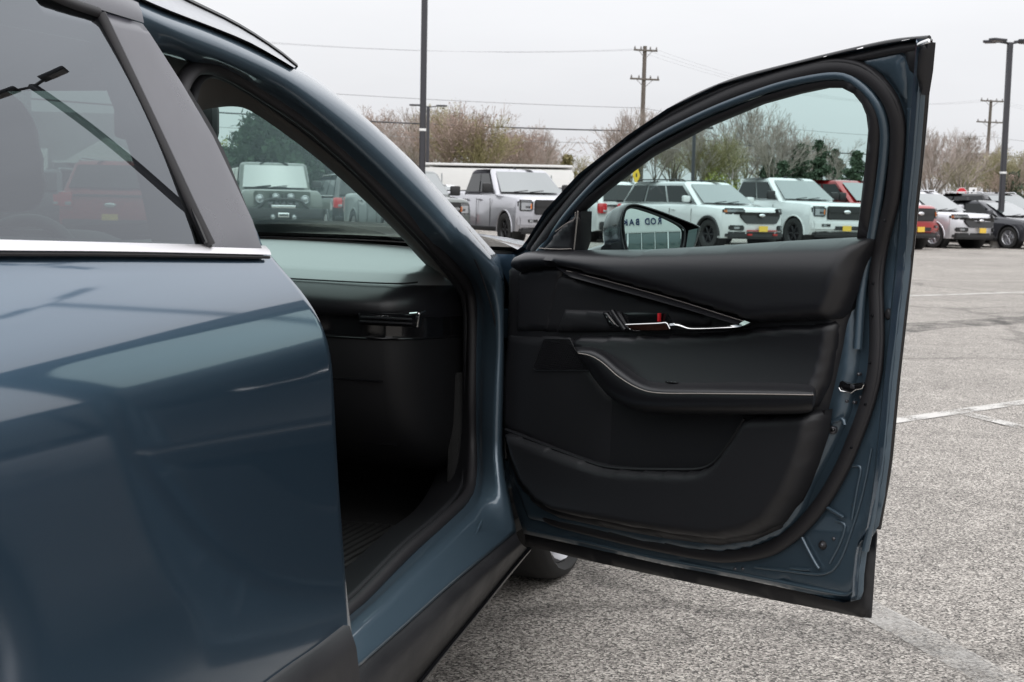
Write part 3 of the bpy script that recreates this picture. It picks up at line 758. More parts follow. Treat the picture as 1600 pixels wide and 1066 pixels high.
# front wing, bonnet and nose (mostly behind the open door)
wing = [(-0.02, 0.98), (0.5, 0.95), (1.0, 0.88), (1.35, 0.78), (1.45, 0.6), (1.42, 0.3), (1.22, 0.3)] + [(0.80 + 0.41 * math.cos(a), 0.345 + 0.41 * math.sin(a)) for a in np.linspace(R(5), R(175), 14)] + [(0.36, 0.30), (0.06, 0.30), (0.02, 0.5), (0.0, 0.8)]
pad('front_wing', wing, lambda u, z: Ssm(z) - 0.02 - 0.35 * max(0, u - 0.9) ** 2, 0.01, 0.02, M['blue'], car, step=0.04, skirt=0.05, sgn=1, place=side_place)
tube('wheel_arch_cladding', [Vector((0.105, 0.80 + 0.40 * math.cos(a), 0.345 + 0.40 * math.sin(a))) for a in np.linspace(R(-8), R(188), 24)], 0.03, M['cladding'], car, sides=8)
hood = [cross(Vector((x, y, z)), dy, 0.05) for x, y, z, dy in ((0.03, -0.02, 0.985, 0.62), (0.04, 0.4, 0.965, 0.5), (0.03, 0.9, 0.90, 0.25), (-0.02, 1.3, 0.80, 0.15), (-0.08, 1.46, 0.70, 0.15))]
loft('bonnet', hood, M['blue'], car)
nose = [cross(Vector((-0.08, 1.46, z)), 0.18, 0) for z in (0.70, 0.55, 0.40, 0.28)]
loft('front_bumper', nose, M['cladding'], car)
far_wing = [[Vector((2 * XM - Ssm(z) + 0.02, y, z)) for y in (0.25, 0.6, 1.0, 1.4)] for z in (0.35, 0.6, 0.8, 0.95)]
loft('far_wing', far_wing, M['blue'], car)
box('underbody', (XM, -0.9, 0.26), (1.34, 4.6, 0.06), M['cladding'], car, 0.02)
# ------------------------------------------------------------------ the open front door
def Q(px, py, y0=0.0):
    p = dh(px, py, y0); return (p.x, p.z)
def QS(pts, y0=0.0): return [Q(*p, y0) for p in pts]
def DP(pts, y0=0.0): return [dh(*p, y0) for p in pts]
def dbase(y0): return lambda u, z: y0 + dlean(z)
O_px = [(818, 834), (907, 853), (1035, 882), (1168, 907), (1300, 935), (1330, 940), (1342, 937), (1346, 925), (1347, 900), (1351, 868), (1356, 845), (1371, 822), (1380, 775), (1388, 718), (1400, 592), (1412, 484), (1421, 400), (1428, 326), (1436, 250), (1443, 165), (1450, 66),
        (1400, 70), (1340, 82), (1240, 106), (1140, 133), (1060, 170), (1000, 210), (920, 272), (866, 330), (828, 385), (803, 400), (797, 440), (795, 520), (790, 600), (790, 700), (802, 780)]
G_px = [(908, 330), (946, 296), (1015, 244), (1101, 198), (1187, 162), (1245, 146), (1288, 137), (1317, 137), (1337, 147), (1350, 163), (1357, 180), (1360, 204), (1356, 250), (1348, 320), (1342, 374), (1200, 384), (1000, 398), (896, 402)]
O_uz = QS(O_px, 0.02); G_uz = QS(G_px, 0.0)
door = pad('front_door', O_uz, dbase(0.02), 0.008, 0.012, M['blue_in'], car, step=0.022, skirt=0.006, holes=[offset_poly(G_uz, 0.016)])
door['label'] = 'open front passenger door with black inner trim'
door.rotation_euler = (0, 0, DOOR_W + HEAD)
# pressed inner frame carrying the trim
I_px = [(825, 815), (872, 822), (1003, 853), (1100, 868), (1140, 868), (1180, 860), (1225, 840), (1250, 810), (1268, 762), (1303, 695), (1325, 647), (1336, 585), (1342, 530), (1341, 500), (1342, 450), (1350, 400), (1361, 350), (1373, 300), (1382, 240), (1384, 205), (1380, 182), (1368, 157), (1345, 134), (1317, 121), (1288, 120), (1245, 129), (1187, 146), (1101, 181), (1015, 226), (946, 276), (892, 332), (850, 386), (803, 402), (800, 440), (797, 520), (792, 600), (792, 680), (800, 750)]
inner_frame = pad('inner_frame_pressing', QS(I_px, 0.0), dbase(0.016), 0.024, 0.020, M['blue_in'], door, step=0.012, skirt=0.01, holes=[offset_poly(G_uz, 0.009)])
run_out = QS([(897, 322), (946, 283), (1015, 231), (1101, 186), (1187, 151), (1245, 134), (1288, 126), (1320, 126), (1345, 137), (1360, 156), (1369, 178), (1372, 204), (1368, 250), (1361, 315), (1352, 376), (1200, 392), (1000, 402), (885, 406)], -0.01)
pad('glass_run_channel', run_out, dbase(-0.006), 0.006, 0.008, M['rubber'], door, step=0.012, skirt=0.02, holes=[G_uz])
pad('front_door_glass', offset_poly(G_uz, 0.012), dbase(0.014), 0.0, 0.02, M['glass_front'], door, step=0.04, skirt=0.004)
tube('frame_bead', DP([(1340, 545), (1345, 470), (1352, 420), (1362, 370), (1374, 300), (1381, 240), (1382, 200), (1371, 163), (1343, 131), (1310, 117), (1245, 126), (1187, 143), (1101, 177), (1015, 222), (946, 272), (895, 325), (862, 368), (842, 394)], -0.002), 0.0085, M['blue_in'], inner_frame, sides=10, n=110)
seal_px = [(838, 790), (860, 810), (900, 822), (1000, 846), (1100, 865), (1140, 868), (1195, 860), (1228, 843), (1259, 816), (1289, 778), (1316, 731), (1336, 684), (1351, 644), (1365, 593), (1370, 543), (1370, 492), (1369, 441), (1375, 391), (1387, 340), (1394, 310), (1401, 250), (1403, 200), (1397, 170), (1386, 147), (1366, 124), (1339, 108), (1300, 104), (1245, 115), (1187, 132), (1130, 153), (1044, 195), (1000, 222), (930, 277), (875, 340), (836, 394)]
tube('door_seal', DP(seal_px, 0.004), 0.0145, M['rubber'], door, sides=12, n=200, flat=0.75, up=(0, 1, 0))
tube('seal_lip', DP([(x + (7 if y > 130 else 0), y - (0 if y > 130 else 8)) if x > 1250 else (x, y + (6 if y > 700 else -6)) for x, y in seal_px], 0.002), 0.005, M['rubber'], door, sides=8, n=200)
for x, y in ((1383, 345), (1364, 443), (1363, 493), (1359, 567), (1352, 632), (1330, 700)):
    p = dh(x, y, -0.008); box('seal_clip', p, (0.004, 0.004, 0.004), M['gloss'], door, 0.001)
hem = [(825, 828), (907, 845), (1035, 874), (1168, 899), (1300, 926), (1325, 929), (1334, 922), (1337, 900), (1341, 868), (1348, 843), (1361, 815), (1370, 770), (1378, 718), (1390, 592), (1402, 484), (1411, 400), (1418, 326), (1426, 250), (1433, 165), (1438, 100)]
tube('hem_flange', DP(hem, 0.014), 0.0045, M['blue_in'], door, sides=8, n=120)
tube('hem_flange', DP([(1352, 860), (1366, 790), (1376, 700), (1387, 592), (1398, 484), (1406, 400), (1414, 310), (1420, 240), (1424, 170)], 0.012), 0.007, M['blue_in'], door, sides=8, n=60)
# outside skin with its black lower cladding and black edge strips
def skin(u, z): return 0.026 + dlean(z) + (0.35 * max(0.0, S(z)) * max(0.0, min(1.0, (1.05 - u) / 0.35)) if z < ZB else 0.0)
pad('outer_skin', offset_poly(QS(O_px[:20] + [(1451, 62)] + O_px[21:], 0.026), -0.001), skin, 0.005, 0.02, M['blue'], door, step=0.03, skirt=0.03, holes=[offset_poly(G_uz, 0.035)], sgn=1)
cladp = [(818, 822), (1100, 884), (1300, 890), (1352, 850), (1366, 822), (1369, 835), (1365, 890), (1360, 966), (1346, 965), (1200, 936), (1000, 894), (900, 872), (822, 852)]
pad('door_cladding', QS(cladp, 0.045), dbase(0.045), 0.008, 0.012, M['cladding'], door, step=0.02, skirt=0.004, sgn=-1)
tube('door_edge_trim', DP([(1372, 826), (1381, 775), (1390, 718), (1402, 592), (1414, 484), (1423, 400), (1430, 326), (1438, 250), (1446, 160), (1452, 62)], 0.028), 0.0055, M['gloss'], door, n=60)
tube('roof_drip_seal', DP([(1452, 61), (1400, 66), (1340, 78), (1240, 102), (1140, 129), (1060, 165), (1000, 205), (920, 266), (864, 324), (822, 386)], 0.034), 0.0060, M['gloss'], door, n=70)
tube('roof_drip_seal', DP([(1436, 72), (1400, 77), (1340, 90), (1240, 110), (1140, 137), (1060, 173), (1000, 213), (920, 274), (864, 332), (826, 388)], 0.012), 0.0075, M['rubber'], door, n=70)
pad('corner_cap', QS([(1408, 80), (1436, 72), (1450, 65), (1446, 110), (1440, 148), (1431, 118), (1421, 110), (1414, 86)], 0.01), dbase(0.010), 0.006, 0.006, M['plastic'], door, step=0.01, skirt=0.02)
box('corner_clip', dh(1443, 67, 0.0), (0.022, 0.006, 0.007), M['chrome'], door, 0.002, Matrix.Rotation(R(-14), 3, 'Y'))
for x0, y0, x1, y1 in ((1340, 79, 1350, 76), (1410, 66, 1422, 64), (1288, 91, 1293, 90)):
    tube('rain_bead', DP([(x0, y0), (x1, y1)], 0.028), 0.003, M['chrome'], door, sides=6)
pad('frame_gusset', QS([(1330, 97), (1405, 85), (1412, 90), (1418, 130), (1416, 180), (1405, 150), (1385, 122)], 0.01), dbase(0.012), 0.004, 0.006, M['blue_in'], door, step=0.012, skirt=0.01)
# pressings, plugs, latch
for pth in ([(1290, 791), (1296, 795), (1319, 809)], [(1253, 840), (1262, 858), (1275, 882), (1280, 889)]): tube('pressed_rib', DP(pth, 0.006), 0.0035, M['blue_in'], door, n=10)
for pth in ([(1320, 729), (1340, 728), (1345, 734), (1340, 760), (1333, 800), (1331, 812)], [(1306, 813), (1318, 818), (1320, 826), (1312, 850), (1296, 880)], [(1180, 886), (1230, 892), (1285, 897), (1310, 880), (1330, 830), (1348, 770), (1362, 700)], [(1235, 888), (1255, 890), (1266, 890)]):
    tube('pressed_rib', DP(pth, 0.011), 0.003, M['blue_in'], door, n=24)
def disc(name, px, py, r, y0, mat, par, h=0.004, sy=1.0):
    c = dh(px, py, y0); q = [(c.x + math.cos(a) * r, c.z + math.sin(a) * r * sy) for a in np.linspace(0, 2 * math.pi, 18, endpoint=False)]
    return pad(name, q, lambda u, z: c.y, h, r * 0.6, mat, par, step=r * 0.35, skirt=0.006)
d1 = disc('grommet', 1388, 491, 0.0075, 0.010, M['rubber'], door, 0.004, 1.35)
d2 = disc('screw', 1300, 672, 0.008, -0.008, M['screw'], inner_frame, 0.004); disc('screw_recess', 1300, 672, 0.0035, -0.013, M['gloss'], inner_frame, 0.0006)
d3 = disc('grommet', 1285, 852, 0.0085, 0.010, M['rubber'], door, 0.005); disc('screw', 1283, 852, 0.0035, 0.004, M['screw'], door, 0.001)
for x, y in ((1341, 585), (1334, 629), (1344, 621), (1322, 627), (1333, 790), (1302, 842), (1160, 889), (1148, 889)): disc('bolt', x, y, 0.0032, 0.001 if y < 700 else 0.010, M['screw'], door, 0.0015)
tube('pressed_rib', DP([(1300, 660), (1316, 655), (1320, 664)], -0.008), 0.004, M['blue_in'], inner_frame, n=10)
pad('latch_slot', QS([(1312, 597), (1316, 595), (1324, 600), (1346, 598), (1349, 601), (1347, 606), (1336, 608), (1330, 613), (1313, 610), (1310, 606)], -0.010), dbase(-0.0095), 0.001, 0.002, M['gloss'], door, step=0.006, skirt=0.012)
tube('latch_edge', DP([(1311, 606), (1314, 611), (1330, 614), (1337, 609), (1347, 607), (1350, 601)], -0.012), 0.0012, M['chrome'], door, sides=6)
latch = box('latch_claw', dh(1334, 604, -0.006), (0.010, 0.01, 0.008), M['screw'], door, 0.002)
# ---- inner trim
T_px = [(803, 410), (830, 407), (1000, 407), (1090, 402), (1200, 394), (1344, 386), (1340, 420), (1327, 470), (1316, 510), (1310, 545), (1298, 600), (1287, 645), (1279, 690), (1264, 738), (1243, 785), (1212, 828), (1172, 846), (1120, 853), (1040, 843), (950, 827), (870, 810), (838, 793), (812, 760), (798, 718), (787, 670), (788, 600), (795, 520), (797, 420)]
trim = pad('trim_carrier', QS(T_px, -0.02), dbase(-0.012), 0.022, 0.02, M['plastic'], door, step=0.014, skirt=0.02)
def tilt_top(u, z): return 0.0
top_px = [(802, 404), (808, 395), (830, 391.5), (1000, 390), (1090, 385), (1200, 377), (1338, 369), (1341, 374), (1334, 408), (1322, 455), (1308, 490), (1298, 499), (1180, 505), (1165, 499), (1050, 464), (960, 440), (890, 421), (868, 417), (840, 418), (803, 424)]
pad('upper_pad', QS(top_px, -0.05), lambda u, z: -0.046, 0.033, 0.026, M['leather'], door, step=0.010, skirt=0.03, extra=lambda u, z: 0.062 * max(0.0, (z - 0.925 - 0.05 * u) / 0.10) ** 2.2)
pad('front_field', QS([(801, 426), (840, 420), (868, 420), (866, 440), (856, 482), (849, 518), (798, 518), (799, 470)], -0.055), lambda u, z: -0.034, 0.0075, 0.006, M['insert'], door, step=0.008, skirt=0.02)
pad('upper_insert', QS([(855, 482), (864, 444), (874, 428), (886, 432), (960, 452), (1050, 477), (1148, 506), (1046, 516), (985, 519), (850, 519)], -0.035), lambda u, z: -0.034, 0.006, 0.01, M['insert'], door, step=0.012, skirt=0.02)
bl0 = DP([(866, 416), (880, 420), (900, 424), (960, 440), (1050, 465), (1130, 490), (1170, 503)], -0.056)
bl1 = DP([(884, 428), (892, 433), (906, 437), (960, 452), (1050, 477), (1120, 498), (1150, 507)], -0.072)
bl2 = [v + Vector((0, 0.03, -0.004)) for v in bl1]
loft('trim_blade', [[v + Vector((0, 0.02, 0.002)) for v in bl0], bl0, bl1, bl2], M['leather'], door, n=50, sharp=50)
tube('stitching', [v + Vector((0, -0.001, -0.0005)) for v in DP([(886, 423), (960, 441.5), (1050, 466.5), (1130, 491.5), (1168, 503.5)], -0.058)], 0.0009, M['thread'], door, n=60, sides=5)
# door pull, lock switch, handle
pad('lower_insert', QS([(881, 484), (940, 485), (966, 486), (985, 517), (868, 518)], -0.045), lambda u, z: -0.041, 0.005, 0.006, M['plastic'], door, step=0.01, skirt=0.02)
sw = pad('lock_switch', round_poly(QS([(938, 489), (946, 487), (962, 507), (968, 513), (951, 513)], -0.052), 0.004), lambda u, z: -0.047, 0.004, 0.004, M['gloss'], door, step=0.005, skirt=0.01)
for x, y in ((948, 496), (952.5, 503)): box('switch_mark', dh(x, y, -0.0515), (0.003, 0.001, 0.003), M['chrome'], sw, 0.0004)
tube('switch_edge', DP([(950, 494), (961, 507)], -0.0515), 0.0006, M['thread'], sw, sides=5)
tube('handle_surround', DP([(957, 486), (966, 500), (977, 516)], -0.050), 0.0055, M['leather'], door, n=10)
pad('handle_recess', QS([(968, 488), (1040, 490), (1048, 505), (1046, 515), (984, 517), (974, 502)], -0.046), lambda u, z: -0.0415, 0.001, 0.003, M['gloss'], door, step=0.008, skirt=0.01)
hr = DP([(979, 508), (1005, 507), (1030, 506), (1042, 505)], -0.066); hb = DP([(985, 515), (1005, 516), (1030, 516), (1046, 515)], -0.058)
hd = loft('door_handle', [[v + Vector((0, 0.014, 0.001)) for v in hr], hr, [p.lerp(q, 0.15) for p, q in zip(hr, hb)], hb, [v + Vector((0, 0.014, 0)) for v in hb]], prin('bronze_tinted_handle', (0.10, 0.035, 0.022), 0.18, 0.7), door, n=16, sharp=40)
tube('handle_edge', DP([(978, 507.5), (1005, 506.5), (1030, 505.5), (1041, 504.5), (1044, 508), (1047, 514)], -0.067), 0.0016, M['chrome'], hd, n=24, sides=6)
tube('handle_edge', DP([(984, 514), (990, 516.5), (1000, 517)], -0.06), 0.0010, M['chrome'], hd, sides=5)
box('lock_indicator', dh(1030, 496, -0.048), (0.006, 0.006, 0.017), M['red_mark'], door, 0.001)
ch0 = DP([(1046, 506), (1056, 505), (1064, 507), (1075, 511), (1090, 511.5), (1120, 510.5), (1150, 507.5), (1163, 501)], -0.068)
ch1 = DP([(1046, 509.3), (1056, 508.5), (1064, 510.2), (1075, 513.5), (1090, 514), (1120, 513), (1154, 511), (1172, 504)], -0.070)
loft('chrome_strip', [[v + Vector((0, 0.012, 0.001)) for v in ch0], ch0, ch1, [v + Vector((0, 0.012, -0.001)) for v in ch1]], M['chrome'], door, n=40, sharp=60)
cs0 = DP([(1047, 510), (1060, 510), (1075, 514), (1090, 514.5), (1120, 513.5), (1154, 511.5), (1166, 508)], -0.060); cs1 = DP([(1048, 517), (1060, 518), (1075, 518.5), (1090, 518), (1120, 516.5), (1152, 513), (1164, 509)], -0.056)
loft('chrome_strip_base', [cs0, cs1, [v + Vector((0, 0.02, -0.001)) for v in cs1]], M['gloss'], door, n=40)
# middle and lower fields
mid_px = [(898, 525), (1000, 521), (1080, 519), (1160, 513), (1185, 508), (1301, 502), (1304, 510), (1299, 545), (1288, 600), (1278, 636), (1200, 640), (1030, 636), (965, 600), (925, 560), (902, 545)]
pad('middle_pad', QS(mid_px, -0.035), lambda u, z: -0.037, 0.019, 0.014, M['leather'], door, step=0.010, skirt=0.02, extra=lambda u, z: 0.010 - 0.028 * max(0.0, min(1.0, (0.86 - z) / 0.12)) ** 2)
low_px = [(797, 522), (895, 524), (902, 546), (922, 566), (948, 605), (980, 632), (1010, 642), (1010, 690), (1000, 740), (940, 740), (850, 700), (790, 672), (788, 600), (794, 540)]
pad('speaker_field', QS(low_px, -0.03), lambda u, z: -0.030, 0.012, 0.014, M['plastic'], door, step=0.012, skirt=0.02, extra=lambda u, z: 0.03 * max(0, min(1, (u - 0.33) / 0.12)) ** 2)
# speaker grille: plate with real raised dimples, one part
gp = round_poly(QS([(851, 530), (892, 530), (899, 545), (926, 579), (838, 579), (834, 575), (840, 560)], -0.043), 0.006)
grl = pad('speaker_grille', gp, lambda u, z: -0.0425, 0.0012, 0.003, M['plastic'], door, step=0.012, skirt=0.01)
us = [p[0] for p in gp]; zs_ = [p[1] for p in gp]; gs = []; j = 0; z = min(zs_) + 0.004; gin = offset_poly(gp, -0.003)
while z < max(zs_) - 0.002:
    u = min(us) + (0.0029 if j % 2 else 0)
    while u < max(us):
        if inside(gin, u, z):
            V = [Vector((u + dx * 0.0021, -0.0440 - (0.0018 if k else 0), z + dz * 0.0019)) for k in (0, 1) for dx, dz in ((-1, 0), (0, -1), (1, 0), (0, 1))]
            gs.append((V, [(4, 5, 6, 7), (0, 1, 5, 4), (1, 2, 6, 5), (2, 3, 7, 6), (3, 0, 4, 7)]))
        u += 0.0058
    z += 0.0050; j += 1
V, F = merge(gs); tube('grille_rim', [Vector((a, -0.0445, b)) for a, b in gp], 0.0011, M['leather'], grl, closed=True, sides=5)
mk('grille_dimples', V, F, M['leather'], grl, smooth=False, kind='stuff')
# armrest
ar = [DP([(897, 541), (925, 541), (950, 549), (975, 566), (1003, 585), (1032, 593), (1100, 593), (1200, 594), (1262, 599), (1274, 605)], -0.035),
      DP([(900, 544), (925, 545), (947, 554), (972, 574), (1001, 593), (1031, 601), (1100, 602), (1200, 603), (1261, 605), (1272, 609)], -0.088),
      DP([(902, 548), (925, 550), (944, 560), (969, 582), (999, 601), (1030, 609), (1100, 610), (1200, 611), (1261, 612), (1271, 613)], -0.104),
      DP([(904, 552), (923, 556), (942, 567), (966, 588), (996, 606), (1028, 614), (1100, 615), (1200, 616), (1262, 617), (1271, 617)], -0.109),
      DP([(905, 556), (920, 566), (936, 582), (958, 606), (988, 624), (1022, 632), (1100, 635), (1200, 636), (1258, 635), (1270, 633)], -0.106),
      DP([(905, 558), (918, 572), (932, 592), (954, 616), (985, 634), (1020, 642), (1100, 645), (1200, 646), (1254, 645), (1269, 641)], -0.092),
      DP([(905, 560), (917, 575), (931, 596), (953, 620), (984, 638), (1019, 646), (1100, 649), (1200, 650), (1254, 648), (1269, 643)], -0.035)]
arm = loft('armrest', ar, M['leather'], door, n=70)
cap = [r[-1] for r in ar]; cc = sum(cap, Vector()) / len(cap) + Vector((0.006, 0, 0))
mk('armrest_end', cap + [cc], [(i, i + 1, len(cap)) for i in range(len(cap) - 1)], M['leather'], arm)
tube('stitching', [v + Vector((0, -0.0006, 0)) for v in ar[3]], 0.0011, M['thread'], arm, n=90, sides=5)
box('window_switch', dh(1050, 598, -0.075), (0.03, 0.008, 0.004), M['gloss'], arm, 0.001)
for k in range(3): box('switch_mark', dh(1043 + 6 * k, 597, -0.081), (0.003, 0.001, 0.001), M['chrome'], arm, 0.0003)
# pocket wall
poc = [(788, 671), (850, 695), (900, 714), (940, 728), (985, 733), (1060, 734), (1090, 733), (1108, 727), (1123, 714), (1142, 688), (1164, 652), (1174, 648), (1276, 642), (1269, 686), (1254, 732), (1234, 776), (1204, 820), (1168, 838), (1120, 846), (1040, 836), (950, 820), (870, 803), (842, 788), (816, 757), (801, 718)]
pad('map_pocket', QS(poc, -0.06), lambda u, z: -0.036, 0.040, 0.019, M['plastic'], door, step=0.010, skirt=0.02)
tube('pocket_rim', DP([(790, 671), (850, 695), (900, 714), (940, 728), (985, 733), (1060, 734), (1092, 733), (1110, 727), (1124, 714), (1142, 689), (1163, 654)], -0.052), 0.0035, M['plastic'], door, n=70, sides=6)
# mirror sail inside, with its thin bright edge
pad('mirror_sail', QS([(846, 390), (866, 364), (886, 345), (905, 330), (897, 396), (846, 396)], -0.02), dbase(-0.014), 0.012, 0.01, M['plastic'], door, step=0.01, skirt=0.03)
tube('sail_edge', DP([(868, 362), (884, 350), (897, 343), (899, 332)], -0.028), 0.0011, M['thread'], door, n=14, sides=5)
tube('sail_edge', DP([(842, 388), (870, 389.5), (893, 389)], -0.030), 0.0011, M['thread'], door, n=14, sides=5)
tube('sail_edge', DP([(903, 330), (897, 390)], -0.022), 0.0016, M['thread'], door, sides=5)
# hinge-side bits: hinges and check strap
for y in (505, 740):
    box('hinge', dh(789, y, 0.03), (0.035, 0.04, 0.07), M['blue_in'], door, 0.008)
hs = tube('check_strap', [dh(757, 659, 0.0), dh(775, 662, 0.0), dh(797, 666, 0.0)], 0.006, M['plastic'], door, sides=8)
disc('bolt', 758, 659, 0.011, -0.004, M['rubber'], door, 0.006); disc('bolt', 758, 659, 0.005, -0.011, M['screw'], door, 0.002)

# ---- side mirror on the outside of the door
MN = (MD.to_3x3().inverted() @ Vector((0.435, -0.900, 0.063))).normalized()
mc = MDi @ (CAM + ray(1028, 362) * 3.12)
def mp(px, py, off=0.0):
    d = MDi.to_3x3() @ ray(px, py); c = mc + MN * off; s = (c - DC).dot(MN) / d.dot(MN); return DC + d * s
rim = [(968, 348), (972, 330), (978, 321), (988, 318), (1002, 320), (1031, 329), (1063, 341), (1090, 352), (1094, 357), (1091, 370), (1085, 388), (1076, 402), (1040, 408), (1000, 408), (980, 402), (971, 380)]
r0 = smooth_poly(rim, 4)
def ringp(sc, dx, dy, off):
    cx, cy = 1025, 362
    return [mp(cx + (x - cx) * sc + dx, cy + (y - cy) * sc + dy, off) for x, y in r0]
hous = [ringp(0.93, 0, 0.5, -0.012), ringp(0.965, 0, 0.3, 0.004), ringp(1.0, 0, 0, 0.0), ringp(1.01, -6, 0.5, -0.03), ringp(0.96, -18, 2, -0.06), ringp(0.84, -34, 5, -0.085), ringp(0.62, -48, 8, -0.10), ringp(0.3, -56, 8, -0.108), ringp(0.03, -58, 8, -0.11)]
mir = loft('side_mirror', hous, M['gloss'], door, closed=True)
M['mirror_shell'] = prin('mirror_shell_black', (0.012, 0.012, 0.014), 0.25, spec=0.5, coat=0.6)
mir.data.materials[0] = M['mirror_shell']
gpx = [(974, 350), (976, 334), (980, 327), (990, 324), (1006, 328), (1031, 337), (1055, 348), (1067, 356), (1070, 363), (1068, 383), (1060, 398), (1030, 402), (990, 402), (979, 385)]
gq = smooth_poly(gpx, 3); gc = mp(1022, 362, -0.006); RAD = 1.5
ex = MN.cross(Vector((0, 0, 1))).normalized(); ez_ = ex.cross(MN).normalized()
pl = [((p - gc).dot(ex), (p - gc).dot(ez_)) for p in (mp(x, y, -0.006) for x, y in gq)]
mg = pad('mirror_glass', pl, lambda u, z: 0.0, 0, 0.01, M['mirror'], mir, step=0.008, skirt=0.002, place=lambda v: gc + ex * v.x + ez_ * v.z + MN * (-v.y - (v.x ** 2 + v.z ** 2) / (2 * RAD)))
tube('mirror_rim', [mp(x, y, -0.003) for x, y in gq], 0.0022, M['rubber'], mir, closed=True, sides=6)
def mq(*pp): return [mp(x, y, 0.003) for x, y in pp]
q = mq((1076, 360), (1090, 357), (1086, 382), (1078, 398), (1071, 392)); mk('turn_signal', q, [(0, 1, 2, 3, 4)], prin('smoked_lens', (0.06, 0.09, 0.09), 0.25), mir, smooth=False)
tube('mirror_arm', [mp(950, 396, -0.06), dh(906, 408, 0.09)], 0.022, M['mirror_shell'], mir, sides=10)
q = mq((1055, 353)); 
# ------------------------------------------------------------------ parked vehicles
VM = {}
def vpaint(key, col, rough=0.28, metal=0.3):
    if key not in VM: VM[key] = add_noise(paint('paint_' + key, col, rough, metal), 3.0, 0.06, detail=3)
    return VM[key]
M['vglass'] = prin('vehicle_window_glass', (0.006, 0.008, 0.009), 0.04, spec=0.35)
M['vshield'] = prin('vehicle_windscreen_glass', (0.05, 0.07, 0.07), 0.05, spec=1.0, coat=1.0, coatr=0.01); M['vshield'].node_tree.nodes['Principled BSDF'].inputs['Coat IOR'].default_value = 2.15
M['lens'] = prin('clear_lamp_lens', (0.42, 0.44, 0.46), 0.10, 0.6, coat=1.0)
M['amber'] = prin('amber_lens', (0.75, 0.22, 0.05), 0.2, coat=1.0)
M['tail'] = prin('red_tail_lens', (0.55, 0.015, 0.02), 0.15, coat=1.0)
M['vblack'] = prin('vehicle_black_trim', (0.014, 0.014, 0.015), 0.5)
M['plate'] = prin('yellow_plate', (0.72, 0.48, 0.06), 0.5)
M['white_plate'] = prin('white_plate', (0.75, 0.75, 0.75), 0.5)
M['vchrome'] = prin('vehicle_chrome', (0.75, 0.75, 0.77), 0.15, 1.0)
M['red_trim'] = prin('red_trim', (0.40, 0.02, 0.015), 0.4)

TYPES = {
 # L, W, H, hood z, belt z, bottom z, wheel r, front axle y, rear axle y, windscreen base y, roof front y, roof rear y, rear glass base y, deck z
 'suv':    dict(L=5.0, W=1.99, H=1.76, hz=1.10, bz=1.16, zb=0.30, r=0.385, fa=-0.93, ra=-3.95, w0=-1.35, r0=-2.15, r1=-4.55, w1=-4.92, dz=1.16),
 'cross':  dict(L=4.75, W=1.92, H=1.70, hz=1.05, bz=1.10, zb=0.30, r=0.37, fa=-0.95, ra=-3.78, w0=-1.25, r0=-2.15, r1=-4.15, w1=-4.66, dz=1.10),
 'pickup': dict(L=5.9, W=2.02, H=1.95, hz=1.26, bz=1.32, zb=0.40, r=0.42, fa=-0.95, ra=-4.62, w0=-1.62, r0=-2.38, r1=-3.75, w1=-3.95, dz=1.38),
 'small_pickup': dict(L=5.35, W=1.88, H=1.84, hz=1.16, bz=1.22, zb=0.38, r=0.40, fa=-0.90, ra=-4.15, w0=-1.50, r0=-2.25, r1=-3.50, w1=-3.70, dz=1.26),
 'sedan':  dict(L=4.85, W=1.85, H=1.47, hz=0.90, bz=0.98, zb=0.24, r=0.335, fa=-0.95, ra=-3.80, w0=-1.25, r0=-2.15, r1=-3.45, w1=-4.20, dz=1.02),
 'jeep':   dict(L=4.5, W=1.86, H=1.88, hz=1.22, bz=1.24, zb=0.50, r=0.43, fa=-0.75, ra=-3.45, w0=-1.52, r0=-1.78, r1=-4.15, w1=-4.25, dz=1.24),
}
